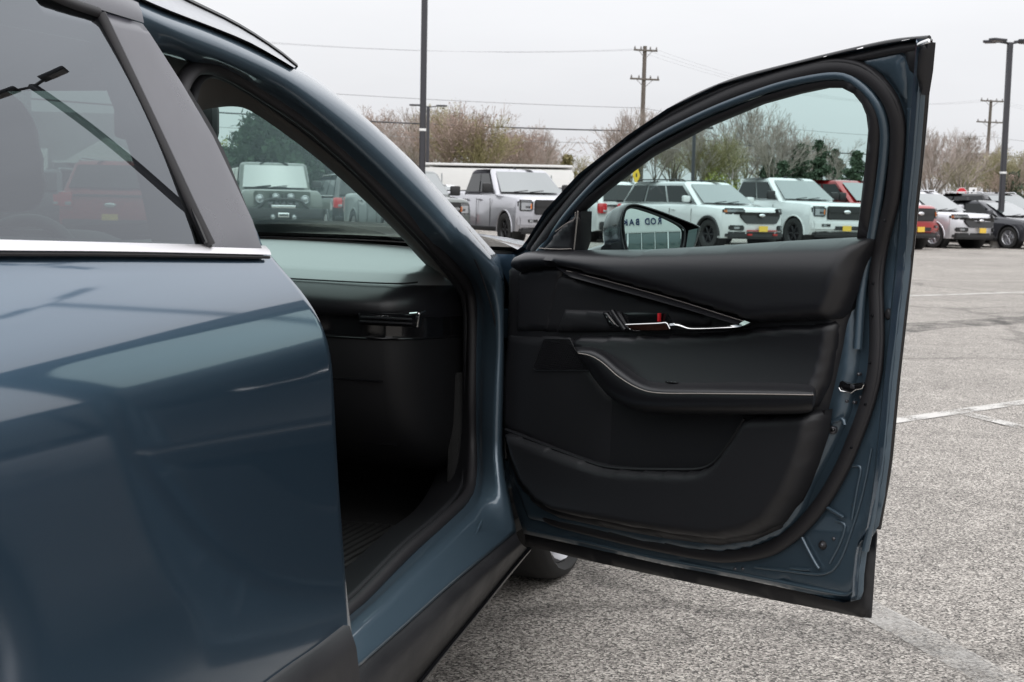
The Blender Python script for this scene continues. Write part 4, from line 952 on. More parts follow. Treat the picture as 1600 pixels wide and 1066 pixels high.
def vehicle(name, typ, pos, ang, body, label, cat, group=None, front='bar', rim='rim_black', plate_f=None, plate_r=None, rails=None, cladding=False, roofcol=None, tails=False, chrome_belt=False, three=True, z0=0.0):
    T = dict(TYPES[typ]); root = empty(name, (pos.x, pos.y, z0), ang, label, cat, group)
    hw = T['W'] / 2; L = T['L']; pick = 'pickup' in typ; jeep = typ == 'jeep'; r = T['r']; ar = r + (0.07 if not jeep else 0.10)
    zb, bz, hz, dz = T['zb'], T['bz'], T['hz'], T['dz']
    nose = 0.0
    prof = [(-0.10, zb), (0.0, zb + 0.10), (0.0, zb + 0.35), (-0.015, hz - 0.28), (-0.035, hz - 0.10), (-0.09, hz - 0.03), (-0.22, hz), (-0.8, hz + 0.03 if not jeep else hz), (T['w0'] + 0.05, bz)]
    if typ == 'sedan': prof[3] = (-0.03, hz - 0.2); prof[4] = (-0.1, hz - 0.09); prof[5] = (-0.25, hz - 0.03); prof[6] = (-0.45, hz)
    prof += [(T['w1'] - 0.02, bz if not pick else dz)] if not pick else [(T['w1'] + 0.02, bz), (T['w1'] - 0.04, dz)]
    if typ == 'sedan': prof += [(-L + 0.25, dz), (-L + 0.08, dz - 0.05)]
    elif pick: prof += [(-L + 0.06, dz)]
    prof += [(-L + 0.03, bz - 0.15), (-L, zb + 0.30), (-L + 0.05, zb + 0.05)]
    def arch(y): return [(y + ar * math.cos(a), max(zb, r + ar * math.sin(a))) for a in np.linspace(R(186), R(-6), 13)]
    def fix(pts):
        return [(y, zb) if i in (0, len(pts) - 1) else (y, z) for i, (y, z) in enumerate(pts)]
    prof += fix(arch(T['ra'])) + fix(arch(T['fa']))
    xs = [-1, -0.985, -0.93, -0.8, -0.5, 0, 0.5, 0.8, 0.93, 0.985, 1]
    plan = (0.24 if pick else 0.34) if not jeep else 0.03
    rows = []
    for t in xs:
        k = max(0, (abs(t) - 0.45) / 0.55) ** 2; e = max(0, (abs(t) - 0.9) / 0.1)
        row = []
        for y, z in prof:
            yy = y
            if y > -0.6: yy = y - plan * k * (1 + y / 0.6)
            if y < -L + 0.5: yy = y + 0.10 * k * (1 - (y + L) / 0.5)
            zz_ = z
            if z > bz - 0.12 or (y > -0.9 and z > hz - 0.12): zz_ = z - 0.05 * e * e - 0.02 * k
            bulge = 1 - 0.05 * max(0, (z - 0.8) / 0.5) ** 2 - 0.03 * max(0, (0.6 - z) / 0.3) ** 2
            row.append(Vector((t * hw * bulge, yy, zz_)))
        rows.append(row)
    n = len(prof); V = [v for rw in rows for v in rw]; F = []
    for i in range(len(rows) - 1):
        for j in range(n): F.append((i * n + j, (i + 1) * n + j, (i + 1) * n + (j + 1) % n, i * n + (j + 1) % n))
    F.append(tuple(range(n))); F.append(tuple(range((len(rows) - 1) * n, len(rows) * n))[::-1])
    bd = mk('body', V, F, body, root, sharp=48)
    # cabin
    tum = 0.78 if not jeep else 0.86; H = T['H']
    def cab(t, s, side, y_f=None):   # t height fraction, s 0 front..1 rear
        yf = T['w0'] + (T['r0'] - T['w0']) * t; yr = T['w1'] + (T['r1'] - T['w1']) * t
        w = hw * (0.94 + (tum - 0.94) * t)
        return Vector((side * w, yf + (yr - yf) * s, bz + (H - 0.05 - bz) * t))
    def ring_(t, inset=0.0, dzz=0.0):
        yf = T['w0'] + (T['r0'] - T['w0']) * min(t, 1); yr = T['w1'] + (T['r1'] - T['w1']) * min(t, 1); w = hw * (0.94 + (tum - 0.94) * min(t, 1)) - inset
        yf -= inset; yr += inset; z = bz - 0.04 + (H - 0.05 - bz + 0.04) * t + dzz; c = 0.10
        out = []
        for sx, yy, sgy in ((1, yr, 1), (1, yf, -1), (-1, yf, -1), (-1, yr, 1)):
            a, b = Vector((sx * w, yy + sgy * c * 1.0, z)), Vector((sx * (w - c), yy, z)); m = Vector((sx * (w - 0.03), yy + sgy * 0.03, z))
            bow = 0.10 * (1 if yy == yf else -0.5)
            b2 = Vector((sx * (w - c) * 0.5, yy + bow * 0.7, z))
            out += [a, m, b, b2] if (sx, sgy) in ((1, 1), (-1, -1)) else [b2, b, m, a]
        return out
    rr_ = [ring_(0), ring_(0.5), ring_(0.93), ring_(1.0, 0.02), ring_(1.0, 0.07, 0.03), ring_(1.0, 0.22, 0.045), ring_(1.0, 0.5, 0.05)]
    m = len(rr_[0]); V = [v for q in rr_ for v in q]; F = [(i * m + j, i * m + (j + 1) % m, (i + 1) * m + (j + 1) % m, (i + 1) * m + j) for i in range(len(rr_) - 1) for j in range(m)]
    F.append(tuple(range((len(rr_) - 1) * m, len(rr_) * m)))
    cb = mk('cabin', V, F, roofcol or body, root, sharp=40)
    def panel(nm, q, mat, par, off):
        nrm = (q[1] - q[0]).cross(q[3] - q[0]).normalized(); c = sum(q, Vector()) / 4
        if nrm.dot(c - Vector((0, (T['w0'] + T['w1']) / 2, bz))) < 0: nrm = -nrm
        o = [v + nrm * off for v in q]; b = [v - nrm * 0.02 for v in q]
        return mk(nm, o + b, [(0, 1, 2, 3), (7, 6, 5, 4), (0, 4, 5, 1), (1, 5, 6, 2), (2, 6, 7, 3), (3, 7, 4, 0)], mat, par, smooth=False)
    y0, y1 = T['w0'], T['w1']
    for sd in (-1, 1):
        cuts = [(0.13, 0.47), (0.51, 0.93)] if (pick or typ in ('sedan', 'jeep') or not three) else [(0.10, 0.37), (0.40, 0.67), (0.70, 0.95)]
        for a, b in cuts:
            fb = a if a > 0.2 else a - 0.02
            q = [cab(0.06, fb, sd), cab(0.06, b, sd), cab(0.86, b if b < 0.9 else b - 0.02, sd), cab(0.86, a if a > 0.2 else a + 0.0, sd)]
            panel('side_window', q, M['vglass'], cb, 0.006)
        if chrome_belt: tube('belt_trim', [cab(0.03, 0.02, sd) + Vector((sd * 0.012, 0, 0)), cab(0.03, 0.97, sd) + Vector((sd * 0.012, 0, 0))], 0.014, M['vchrome'], cb, sides=6)
        # door mirror
        mpos = cab(0.12, 0.10, sd) + Vector((sd * 0.17, 0.05, 0.06))
        mm = box('door_mirror', mpos, (0.24 if not pick else 0.26, 0.10, 0.17 if not pick else 0.24), body if typ in ('suv', 'cross', 'sedan') else M['vblack'], root, 0.05)
        tube('mirror_stalk', [cab(0.05, 0.10, sd), mpos + Vector((-sd * 0.05, 0, -0.04))], 0.03, M['vblack'], mm, sides=6)
        for yy in ([T['w0'] - 1.05, T['w0'] - 1.95]): box('door_handle', (sd * (hw * 0.985 + 0.01), yy, bz - 0.16), (0.05, 0.18, 0.035), body if not jeep else M['vblack'], root, 0.012)
        for yy in ([T['w0'] - 0.28, T['w0'] - 1.22, T['w0'] - 2.15]): box('door_seam', (sd * (hw - 0.003), yy, (zb + bz) / 2 - 0.02), (0.012, 0.012, bz - zb - 0.22), M['vblack'], bd, 0.003)
        box('rocker_panel', (sd * (hw - 0.03), (T['fa'] + T['ra']) / 2, zb + 0.03), (0.10, T['fa'] - T['ra'] - 2 * ar + 0.05, 0.12), M['vblack'], bd, 0.03)
        for ya in (T['fa'], T['ra']):
            pth = [Vector((sd * (hw - 0.005), ya + (ar - 0.005) * math.cos(a), max(zb - 0.02, r + (ar - 0.005) * math.sin(a)))) for a in np.linspace(R(-4), R(184), 17)]
            tube('wheel_arch', pth, 0.045 if cladding else 0.022, M['vblack'] if (cladding or jeep) else body, bd, sides=6)
            V, F = lathe_geo([(sd * (hw - 0.30), 0.02), (sd * (hw - 0.30), ar * 0.99), (sd * (hw - 0.02), ar * 0.99)], 24)
            mk('wheel_well', [v + Vector((0, ya, r)) for v in V], F, M['vblack'], bd)
            wheel(root, (sd * (hw - 0.13), ya, r), r, 0.25 if not pick else 0.29, r * (0.68 if rim == 'rim_silver' else 0.60), sd, M[rim], 6 if rim == 'rim_black' else 5)
    # glass front and rear
    wq = [cab(0.04, 0, 1) + Vector((-0.10, 0.115, 0)), cab(0.04, 0, -1) + Vector((0.10, 0.115, 0)), cab(0.93, 0, -1) + Vector((0.10, 0.06, 0)), cab(0.93, 0, 1) + Vector((-0.10, 0.06, 0))]
    rowsw = []
    for t in (0, 0.5, 1.0):
        a, b = wq[0].lerp(wq[3], t), wq[1].lerp(wq[2], t)
        rowsw.append([a.lerp(b, s) + Vector((0, 0.05 * (1 - (2 * s - 1) ** 2) - 0.035, 0.012)) for s in np.linspace(0, 1, 9)])
    ws = loft('windscreen', rowsw, M['vshield'], cb)
    for s in (0.25, 0.62): tube('wiper', [rowsw[0][int(s * 8)] + Vector((0.1, 0.02, 0.0)), rowsw[0][int(s * 8)] + Vector((-0.28, 0.015, 0.045))], 0.012, M['vblack'], ws, sides=5)
    q = [cab(0.08, 1, 1) + Vector((-0.12, -0.03, 0)), cab(0.08, 1, -1) + Vector((0.12, -0.03, 0)), cab(0.88, 1, -1) + Vector((0.10, -0.03, 0)), cab(0.88, 1, 1) + Vector((-0.10, -0.03, 0))]
    panel('rear_window', q, M['vglass'], cb, 0.03)
    box('roof_antenna', (0, T['r0'] - 0.35, H + 0.015), (0.04, 0.14, 0.06), M['vblack'], cb, 0.018)
    if rails:
        for sd in (-1, 1):
            yA, yB = T['r0'] - 0.15, T['r1'] + 0.1
            tube('roof_rail', [Vector((sd * hw * 0.70, yA, H - 0.01)), Vector((sd * hw * 0.70, yA - 0.1, H + 0.035)), Vector((sd * hw * 0.70, yB + 0.1, H + 0.035)), Vector((sd * hw * 0.70, yB, H - 0.01))], 0.02, rails, cb, sides=6)
    # nose
    def wrap(v):   # follow the plan curve of the nose
        t = v.x / hw; k = max(0, (abs(t) - 0.45) / 0.55) ** 2
        return Vector((v.x, v.y - plan * k * max(0, 1 + min(0, v.y) / 0.6), v.z))
    def wrapped(nm, c, s, mat, par, bev=0.02):
        bm = bmesh.new(); bmesh.ops.create_cube(bm, size=1.0); bmesh.ops.scale(bm, vec=s, verts=bm.verts)
        bmesh.ops.bevel(bm, geom=list(bm.edges), offset=min(bev, min(s) * 0.4), segments=2, affect='EDGES')
        xcut = [e for e in bm.edges if abs(e.verts[0].co.x - e.verts[1].co.x) > s[0] * 0.4]
        bmesh.ops.subdivide_edges(bm, edges=xcut, cuts=6, use_grid_fill=True)
        bm.verts.index_update(); V = [wrap(v.co + Vector(c)) for v in bm.verts]; F = [tuple(v.index for v in f.verts) for f in bm.faces]; bm.free()
        return mk(nm, V, F, mat, par, sharp=40)
    gz = hz - 0.27
    if jeep:
        grille = wrapped('grille', (0, -0.01, gz + 0.02), (1.30, 0.06, 0.42), body, root, 0.05)
        for i in range(7): box('grille_slot', (-0.27 + 0.09 * i, 0.028, gz + 0.06), (0.05, 0.02, 0.22), M['vblack'], grille, 0.008)
        def lamp(nm, x, y, z, rr, par):
            V, F = lathe_geo([(0.0, rr), (0.05, rr), (0.06, rr * 0.9), (0.035, rr * 0.75), (0.05, 0.003)], 18, 'z')
            return mk(nm, [Vector((v.x + x, v.z + y, v.y + z)) for v in V], F, M['lens'], par, sharp=40)
        for sx in (-1, 1):
            lamp('headlight', sx * 0.52, 0.015, gz + 0.05, 0.10, root); lamp('spot_light', sx * 0.17, 0.20, gz + 0.10, 0.085, root); lamp('fog_light', sx * 0.24, 0.26, 0.60, 0.06, root)
            box('mud_guard', (sx * (hw + 0.02), T['fa'] + 0.02, r + ar + 0.03), (0.36, 1.0, 0.07), M['vblack'], root, 0.03)
            box('mud_guard', (sx * (hw + 0.04), T['fa'] + 0.50, r + ar - 0.06), (0.34, 0.10, 0.22), body, root, 0.03)
        bmp = box('front_bumper', (0, 0.16, 0.68), (1.80, 0.22, 0.24), M['vblack'], root, 0.05)
        box('skid_plate', (0, 0.27, 0.83), (0.55, 0.02, 0.07), M['vchrome'], bmp, 0.01)
        box('winch', (0, 0.27, 0.64), (0.26, 0.06, 0.11), M['vchrome'], bmp, 0.02); box('winch_slot', (0, 0.305, 0.64), (0.20, 0.01, 0.04), M['vblack'], bmp, 0.003)
        for zz_, hh in ((0.66, 0),): tube('brush_guard', [Vector((-0.62, 0.2, 0.76)), Vector((-0.50, 0.26, 0.84)), Vector((-0.33, 0.28, 0.98)), Vector((0.33, 0.28, 0.98)), Vector((0.50, 0.26, 0.84)), Vector((0.62, 0.2, 0.76))], 0.035, M['vblack'], bmp, n=20)
        for i in range(5): box('guard_lamp', (-0.3 + 0.15 * i, 0.24, 0.88), (0.09, 0.05, 0.08), M['screw'], bmp, 0.02)
    elif front == 'bar':            # wide truck grille
        grille = wrapped('grille', (0, 0.004, gz + 0.0), (1.22 if pick else 1.05, 0.06, 0.36), M['vblack'], root, 0.05)
        wrapped('grille_bar', (0, 0.03, gz + 0.03), (1.20, 0.05, 0.07), M['vblack'] if rim == 'rim_black' else M['vchrome'], grille, 0.02)
        V, F = lathe_geo([(0.0, 0.10), (0.02, 0.10), (0.03, 0.085), (0.03, 0.002)], 20, 'z')
        mk('emblem', [Vector((v.x * 1.15, v.z + 0.055, v.y * 0.5 + gz + 0.03)) for v in V], F, M['vchrome'], grille)
        for sx in (-1, 1):
            bz_ = wrapped('lamp_bezel', (sx * hw * 0.79, -0.050, gz + 0.02), (0.34, 0.12, 0.31), M['vblack'], root, 0.04)
            hl = wrapped('headlight', (sx * hw * 0.795, -0.030, gz + 0.02), (0.29, 0.12, 0.26), M['lens'], root, 0.04)
            wrapped('lamp_insert', (sx * hw * 0.75, -0.02, gz + 0.0), (0.16, 0.10, 0.09), M['vblack'], hl, 0.02)
            wrapped('turn_lamp', (sx * hw * 0.70, -0.005, gz + 0.02), (0.05, 0.10, 0.16 if pick else 0.08), M['amber'], hl, 0.02)
        bmp = wrapped('front_bumper', (0, 0.0, zb + 0.24), (T['W'] * 0.97, 0.16, 0.26), body if pick else M['vblack'], root, 0.05)
        wrapped('lower_intake', (0, 0.055, zb + 0.20), (0.85, 0.08, 0.12), M['vblack'], bmp, 0.02)
        for sx in (-1, 1):
            fg = wrapped('fog_lamp', (sx * hw * 0.66, 0.045, zb + 0.26), (0.26, 0.08, 0.11), M['vblack'], bmp, 0.02); wrapped('lamp_lens', (sx * hw * 0.70, 0.07, zb + 0.26), (0.10, 0.04, 0.07), M['lens'], fg, 0.01)
        wrapped('front_valance', (0, -0.05, zb + 0.03), (T['W'] * 0.92, 0.16, 0.18), M['vblack'], root, 0.05)
    else:                           # smaller trapezoid grille of the crossovers
        zt = gz + 0.06
        gq = [(-0.60, 0.14), (0.60, 0.14), (0.66, 0.04), (0.50, -0.15), (-0.50, -0.15), (-0.66, 0.04)]
        V, F = extrude_poly(round_poly(gq, 0.06), lambda x, z: wrap(Vector((x, 0.03, zt - 0.06 + z))), lambda x, z: wrap(Vector((x, -0.05, zt - 0.06 + z))))
        grille = mk('grille', V, F, M['vblack'], root, smooth=False)
        V, F = lathe_geo([(0.0, 0.085), (0.02, 0.085), (0.03, 0.07), (0.03, 0.002)], 20, 'z')
        mk('emblem', [Vector((v.x * 1.2, v.z + 0.03, v.y * 0.5 + zt)) for v in V], F, M['vchrome'], grille)
        for sx in (-1, 1):
            bz_ = wrapped('lamp_bezel', (sx * hw * 0.75, -0.062, zt + 0.10), (0.47, 0.14, 0.16), M['vblack'], root, 0.04)
            hl = wrapped('headlight', (sx * hw * 0.76, -0.045, zt + 0.105), (0.40, 0.14, 0.10), M['lens'], root, 0.03)
            wrapped('lamp_insert', (sx * hw * 0.68, -0.03, zt + 0.085), (0.22, 0.12, 0.06), M['vblack'], hl, 0.02)
            wrapped('turn_lamp', (sx * hw * 0.93, -0.045, zt + 0.10), (0.07, 0.12, 0.09), M['amber'], hl, 0.02)
            fg = wrapped('fog_lamp', (sx * hw * 0.72, 0.0, zb + 0.27), (0.34, 0.06, 0.13), M['vblack'], root, 0.04); wrapped('lamp_lens', (sx * hw * 0.74, 0.02, zb + 0.27), (0.12, 0.05, 0.06), M['lens'], fg, 0.01)
        bmp = wrapped('front_valance', (0, -0.02, zb + 0.08), (T['W'] * 0.94, 0.16, 0.18), M['vblack'], root, 0.05)
        if cladding == 'red':
            wrapped('red_accent', (0, 0.05, zb + 0.20), (1.0, 0.05, 0.03), M['red_trim'], bmp, 0.01)
            for sx in (-1, 1): wrapped('tow_hook', (sx * 0.42, 0.07, zb + 0.10), (0.14, 0.06, 0.05), M['red_trim'], bmp, 0.01)
    if plate_f: wrapped('number_plate', (0.0 if front != 'bar' else 0.02, 0.10, zb + (0.25 if not pick else 0.18)), (0.29, 0.02, 0.145), M['plate'], root, 0.004)
    # tail
    for sx in (-1, 1):
        tz = bz - 0.18 if not pick else dz - 0.32
        tl = box('tail_light', (sx * (hw - 0.14), -L + 0.06, tz), (0.26, 0.18, 0.30 if not pick else 0.42), M['tail'], root, 0.05)
        box('reversing_lamp', (sx * (hw - 0.20), -L - 0.02, tz - 0.08), (0.12, 0.04, 0.07), M['lens'], tl, 0.01)
    rb = box('rear_bumper', (0, -L + 0.02, zb + 0.18), (T['W'] * 0.93, 0.16, 0.24), M['vblack'], root, 0.05)
    if plate_r: box('number_plate', (0, -L - 0.035, plate_r), (0.31, 0.03, 0.17), M['plate'], root, 0.005)
    if tails:
        box('tailgate_trim', (0, -L - 0.006, bz - 0.10), (T['W'] * 0.72, 0.04, 0.05), M['vchrome'] if tails == 'chrome' else M['vblack'], bd, 0.01)
        V, F = lathe_geo([(0.0, 0.10), (0.02, 0.10), (0.03, 0.085), (0.03, 0.002)], 20, 'z')
        mk('emblem', [Vector((v.x * 1.2, -L - 0.01 - v.z, v.y * 0.5 + bz - 0.28)) for v in V], F, M['vchrome'], bd)
        for sx in (-1, 1): tube('exhaust_tip', [Vector((sx * 0.55, -L + 0.2, zb - 0.02)), Vector((sx * 0.55, -L - 0.05, zb - 0.02))], 0.04, M['vchrome'], rb)
    if pick:
        gs = [box_geo(Vector((0, (T['w1'] - L) / 2 - 0.05, dz + 0.004)), (T['W'] * 0.80, L + T['w1'] - 0.25, 0.03), 0.01)]
        V, F = merge(gs); mk('bed_cover', V, F, M['vblack'], root, sharp=40)
    return root

ROWA = R(20)
def head(toward=True, a=ROWA):        # parked nose out towards us, or tail towards us
    h = Vector((math.sin(a), -math.cos(a), 0))
    if not toward: h = -h
    return math.atan2(-h.x, h.y)
def vpos(px, dist, a=None): return far_pt(px, dist)
HT, HA = head(True), head(False)
silver, white, red = vpaint('silver', (0.42, 0.42, 0.45), 0.3, 0.6), vpaint('white', (0.66, 0.67, 0.67), 0.3, 0.0), vpaint('red', (0.33, 0.012, 0.014), 0.28, 0.2)
grey_green, dark, black, pearl = vpaint('grey_green', (0.075, 0.088, 0.082), 0.3, 0.3), vpaint('charcoal', (0.035, 0.037, 0.045), 0.28, 0.4), vpaint('black', (0.008, 0.008, 0.010), 0.25, 0.1), vpaint('silver_white', (0.60, 0.60, 0.63), 0.3, 0.5)
drab = vpaint('drab_grey', (0.075, 0.085, 0.075), 0.35, 0.2)
rowg = 'vehicles parked nose out in the front row'
vehicle('jeep', 'jeep', vpos(441, 32.5), HT - R(4), drab, 'boxy grey off roader with round headlights and winch bumper seen through the windscreen', 'off roader', rowg, rim='rim_black').location.z = 0.06
vehicle('pickup_truck', 'small_pickup', vpos(680, 32.8), HT, grey_green, 'grey green pickup half hidden behind the blue roof pillar', 'pickup', rowg, rim='rim_silver')
vehicle('pickup_truck', 'pickup', vpos(872, 34.2), head(True, R(23)), silver, 'silver crew cab pickup with black wheels and dark grille beside the open door', 'pickup', rowg)
vehicle('sport_utility_vehicle', 'suv', vpos(1190, 36.2), head(True, R(31)), white, 'white sport utility vehicle with red bumper accents seen through the door window', 'suv', rowg, front='cross', rim='rim_black', plate_f=True, rails=M['vblack'], cladding='red')
vehicle('pickup_truck', 'pickup', vpos(1322, 38.0), head(True, R(26)), white, 'white crew cab pickup seen through the door window', 'pickup', rowg, plate_f=True)
vehicle('pickup_truck', 'pickup', vpos(1437, 39.5), head(True, R(33)), red, 'red pickup partly covered by the rear edge of the open door', 'pickup', rowg, plate_f=True)
vehicle('crossover', 'cross', vpos(1533, 42.0), head(True, R(33)), pearl, 'silver white crossover with bright alloy wheels just right of the door', 'crossover', rowg, front='cross', rim='rim_silver', plate_f=True, rails=M['vchrome'])
vehicle('sedan', 'sedan', vpos(1648, 43.0), head(True, R(33)), dark, 'dark grey sedan at the right edge of the picture', 'sedan', rowg, front='cross', rim='rim_silver')
rowb = 'vehicles parked behind the front row'
vehicle('sport_utility_vehicle', 'suv', vpos(574, 40.5) + Vector((0, 0, 0)) - Vector((math.sin(-ROWA), math.cos(ROWA), 0)) * -5.0, HA, black, 'black sport utility vehicle showing its red tail light beside the off roader', 'suv', rowb, rim='rim_silver', rails=M['vchrome'], tails='chrome', chrome_belt=True)
vehicle('sport_utility_vehicle', 'suv', vpos(985, 40.5) - Vector((math.sin(-ROWA), math.cos(ROWA), 0)) * -5.0, HA, white, 'white sport utility vehicle seen from behind above the door mirror', 'suv', rowb, rim='rim_black', tails='black')
vehicle('crossover', 'cross', vpos(712, 50), HT, white, 'white car roof showing between the two left pickups', 'car', rowb, front='cross', rim='rim_silver')
vehicle('sedan', 'cross', vpos(905, 52), HT, dark, 'dark car roof just right of the silver pickup', 'car', rowb, front='cross', rim='rim_silver')
vehicle('crossover', 'cross', vpos(1030, 50), HT, black, 'black vehicle between the two white sport utility vehicles', 'crossover', rowb, front='cross', rim='rim_black')
vehicle('crossover', 'cross', vpos(1505, 53), HT, white, 'white roofed car behind the silver white crossover', 'car', rowb, front='cross', rim='rim_silver')
vehicle('van', 'suv', vpos(1545, 54), HT, red, 'red roofed vehicle below the road signs', 'suv', rowb, rim='rim_silver')
vehicle('van', 'suv', vpos(1632, 47.5), HT, black, 'black sport utility vehicle behind the grey sedan at the right edge', 'suv', rowb, rim='rim_silver', rails=M['vchrome'])
vehicle('sport_utility_vehicle', 'suv', vpos(172, 27.5) - Vector((math.sin(-R(4)), math.cos(R(4)), 0)) * -5.0, head(False, R(4)), red, 'red sport utility vehicle seen from behind through the dark rear window', 'suv', rowb, rim='rim_black', plate_r=0.62, rails=M['vchrome'], tails='black')
vehicle('crossover', 'cross', vpos(40, 36) - Vector((math.sin(-R(4)), math.cos(R(4)), 0)) * -4.7, head(False, R(4)), dark, 'dark car beside the red vehicle through the rear window', 'car', rowb, rim='rim_silver', rails=M['vchrome'])

sdn = vehicle('parked_sedan', 'sedan', Vector((4.9, 6.6, 0)), -HEAD, dark, 'dark sedan alongside the blue car mirrored in its paint', 'sedan', front='cross', rim='rim_silver')
# ------------------------------------------------------------------ buildings
def facade_text(body, size, ext, mat, parent, name='sign_letter'):
    c = bpy.data.curves.new('lettering', 'FONT'); c.body = body; c.size = size; c.extrude = ext; c.offset = size * 0.02
    o = bpy.data.objects.new('lettering', c); COL.objects.link(o); dg = bpy.context.evaluated_depsgraph_get()
    me = bpy.data.meshes.new_from_object(o.evaluated_get(dg)); bpy.data.objects.remove(o); bpy.data.curves.remove(c)
    me.materials.append(mat); n = bpy.data.objects.new(name, me); link(n, parent); return n
M['stucco'] = add_noise(prin('white_stucco', (0.74, 0.74, 0.72), 0.85), 3, 0.05, 0.05)
M['bldg_grey'] = add_noise(prin('grey_siding', (0.30, 0.32, 0.33), 0.8), 2, 0.08)
M['storefront'] = prin('storefront_glass', (0.05, 0.09, 0.085), 0.05, spec=1.0, coat=1.0)
M['letter_blue'] = prin('navy_letters', (0.012, 0.025, 0.09), 0.5)
M['white_frame'] = prin('white_mullion', (0.78, 0.78, 0.77), 0.5)
M['roofing'] = add_noise(prin('grey_roofing', (0.16, 0.16, 0.17), 0.9), 2, 0.15)
wb = empty('warehouse', far_pt(775, 62), R(-3), 'long low white building behind the pickups', 'building')
zt = height_at(760, 256, 62)
box('wall', (0, 4, zt / 2 - 0.1), (6.6, 8, zt - 0.2), M['stucco'], wb, 0.03)
box('roof_coping', (0, 4, zt - 0.05), (6.64, 8.04, 0.10), M['white_frame'], wb, 0.03)
for i in range(4): box('wall_joint', (-2.4 + 1.6 * i, -0.004, zt / 2 - 0.2), (0.05, 0.02, zt - 0.5), M['bldg_grey'], wb, 0.004)

sh_ = empty('showroom', far_pt(90, 62), R(8), 'grey showroom with white gable seen through the rear window', 'building')
box('wall', (-4, 5, 2.3), (19, 10, 4.6), M['bldg_grey'], sh_, 0.03)
box('entrance_tower', (-2.4, -0.6, 3.0), (2.6, 1.6, 6.0), M['bldg_grey'], sh_, 0.03)
V, F = extrude_poly([(-1.8, 2.4), (1.8, 2.4), (0, 3.5)], lambda x, z: Vector((x + 2.2, -1.2, z)), lambda x, z: Vector((x + 2.2, 0.2, z)))
mk('gable', V, F, M['stucco'], sh_, smooth=False)
for i in range(4):
    w_ = box('window', (-9 + 3.4 * i, -0.03, 1.4), (2.6, 0.08, 2.0), M['storefront'], sh_, 0.01); box('window_frame', (-9 + 3.4 * i, -0.05, 2.45), (2.8, 0.1, 0.1), M['white_frame'], w_, 0.01)
    box('column', (-7.3 + 3.4 * i, -0.25, 1.5), (0.3, 0.3, 3.0), M['white_frame'], sh_, 0.02)

# dealership behind the photographer, seen in the door mirror
mcw = MD @ mc; nW = (MD.to_3x3() @ MN).normalized(); din = (mcw - CAM).normalized(); rdir = (din - nW * 2 * din.dot(nW)); rh = Vector((rdir.x, rdir.y, 0)).normalized()
BD = 31.0
bpos = mcw + rh * BD; bang = math.atan2(rh.y, rh.x) - math.pi / 2
dl = empty('dealership', (bpos.x, bpos.y, 0), bang, 'white dealership front with navy lettering over tall shop windows seen in the mirror', 'building')
box('wall', (0, 6.2, 3.4), (46, 12, 6.8), M['stucco'], dl, 0.02)
fa_ = box('fascia', (0, 0.08, 5.35), (46, 0.3, 3.1), M['stucco'], dl, 0.02)
box('coping', (0, 0.2, 6.98), (46.4, 0.8, 0.18), M['roofing'], dl, 0.02)
for i in range(26):
    for j, (z0_, z1_) in enumerate(((0.15, 1.85), (1.97, 3.72))):
        box('window_pane', (-21.9 + 1.75 * i, 0.14, (z0_ + z1_) / 2), (1.68, 0.06, z1_ - z0_), M['storefront'], dl, 0.01)
for i in range(27): box('mullion', (-22.75 + 1.75 * i, 0.05, 1.9), (0.07 if i % 3 else 0.16, 0.14, 3.7), M['white_frame'], dl, 0.01)
for z in (0.08, 1.91, 3.77): box('transom', (0, 0.048, z), (46, 0.13, 0.10), M['white_frame'], dl, 0.01)
# letters on the dealership front, one object each
adv = {' ': 0.62, 'R': 0.80, 'O': 0.90, 'D': 0.84, ' ': 0.62, 'B': 0.80, 'A': 0.86, 'K': 0.82, 'E': 0.74}
LX, LS, xcur = -1.0, 0.68, 0.0
for chh in 'ROD BAKER':
    if chh != ' ':
        o = facade_text(chh, LS * 1.35, 0.05, M['letter_blue'], dl); o.rotation_euler = (R(90), 0, 0); o.location = (LX + xcur, -0.13, 4.55)
    xcur += adv[chh] * LS * 1.35

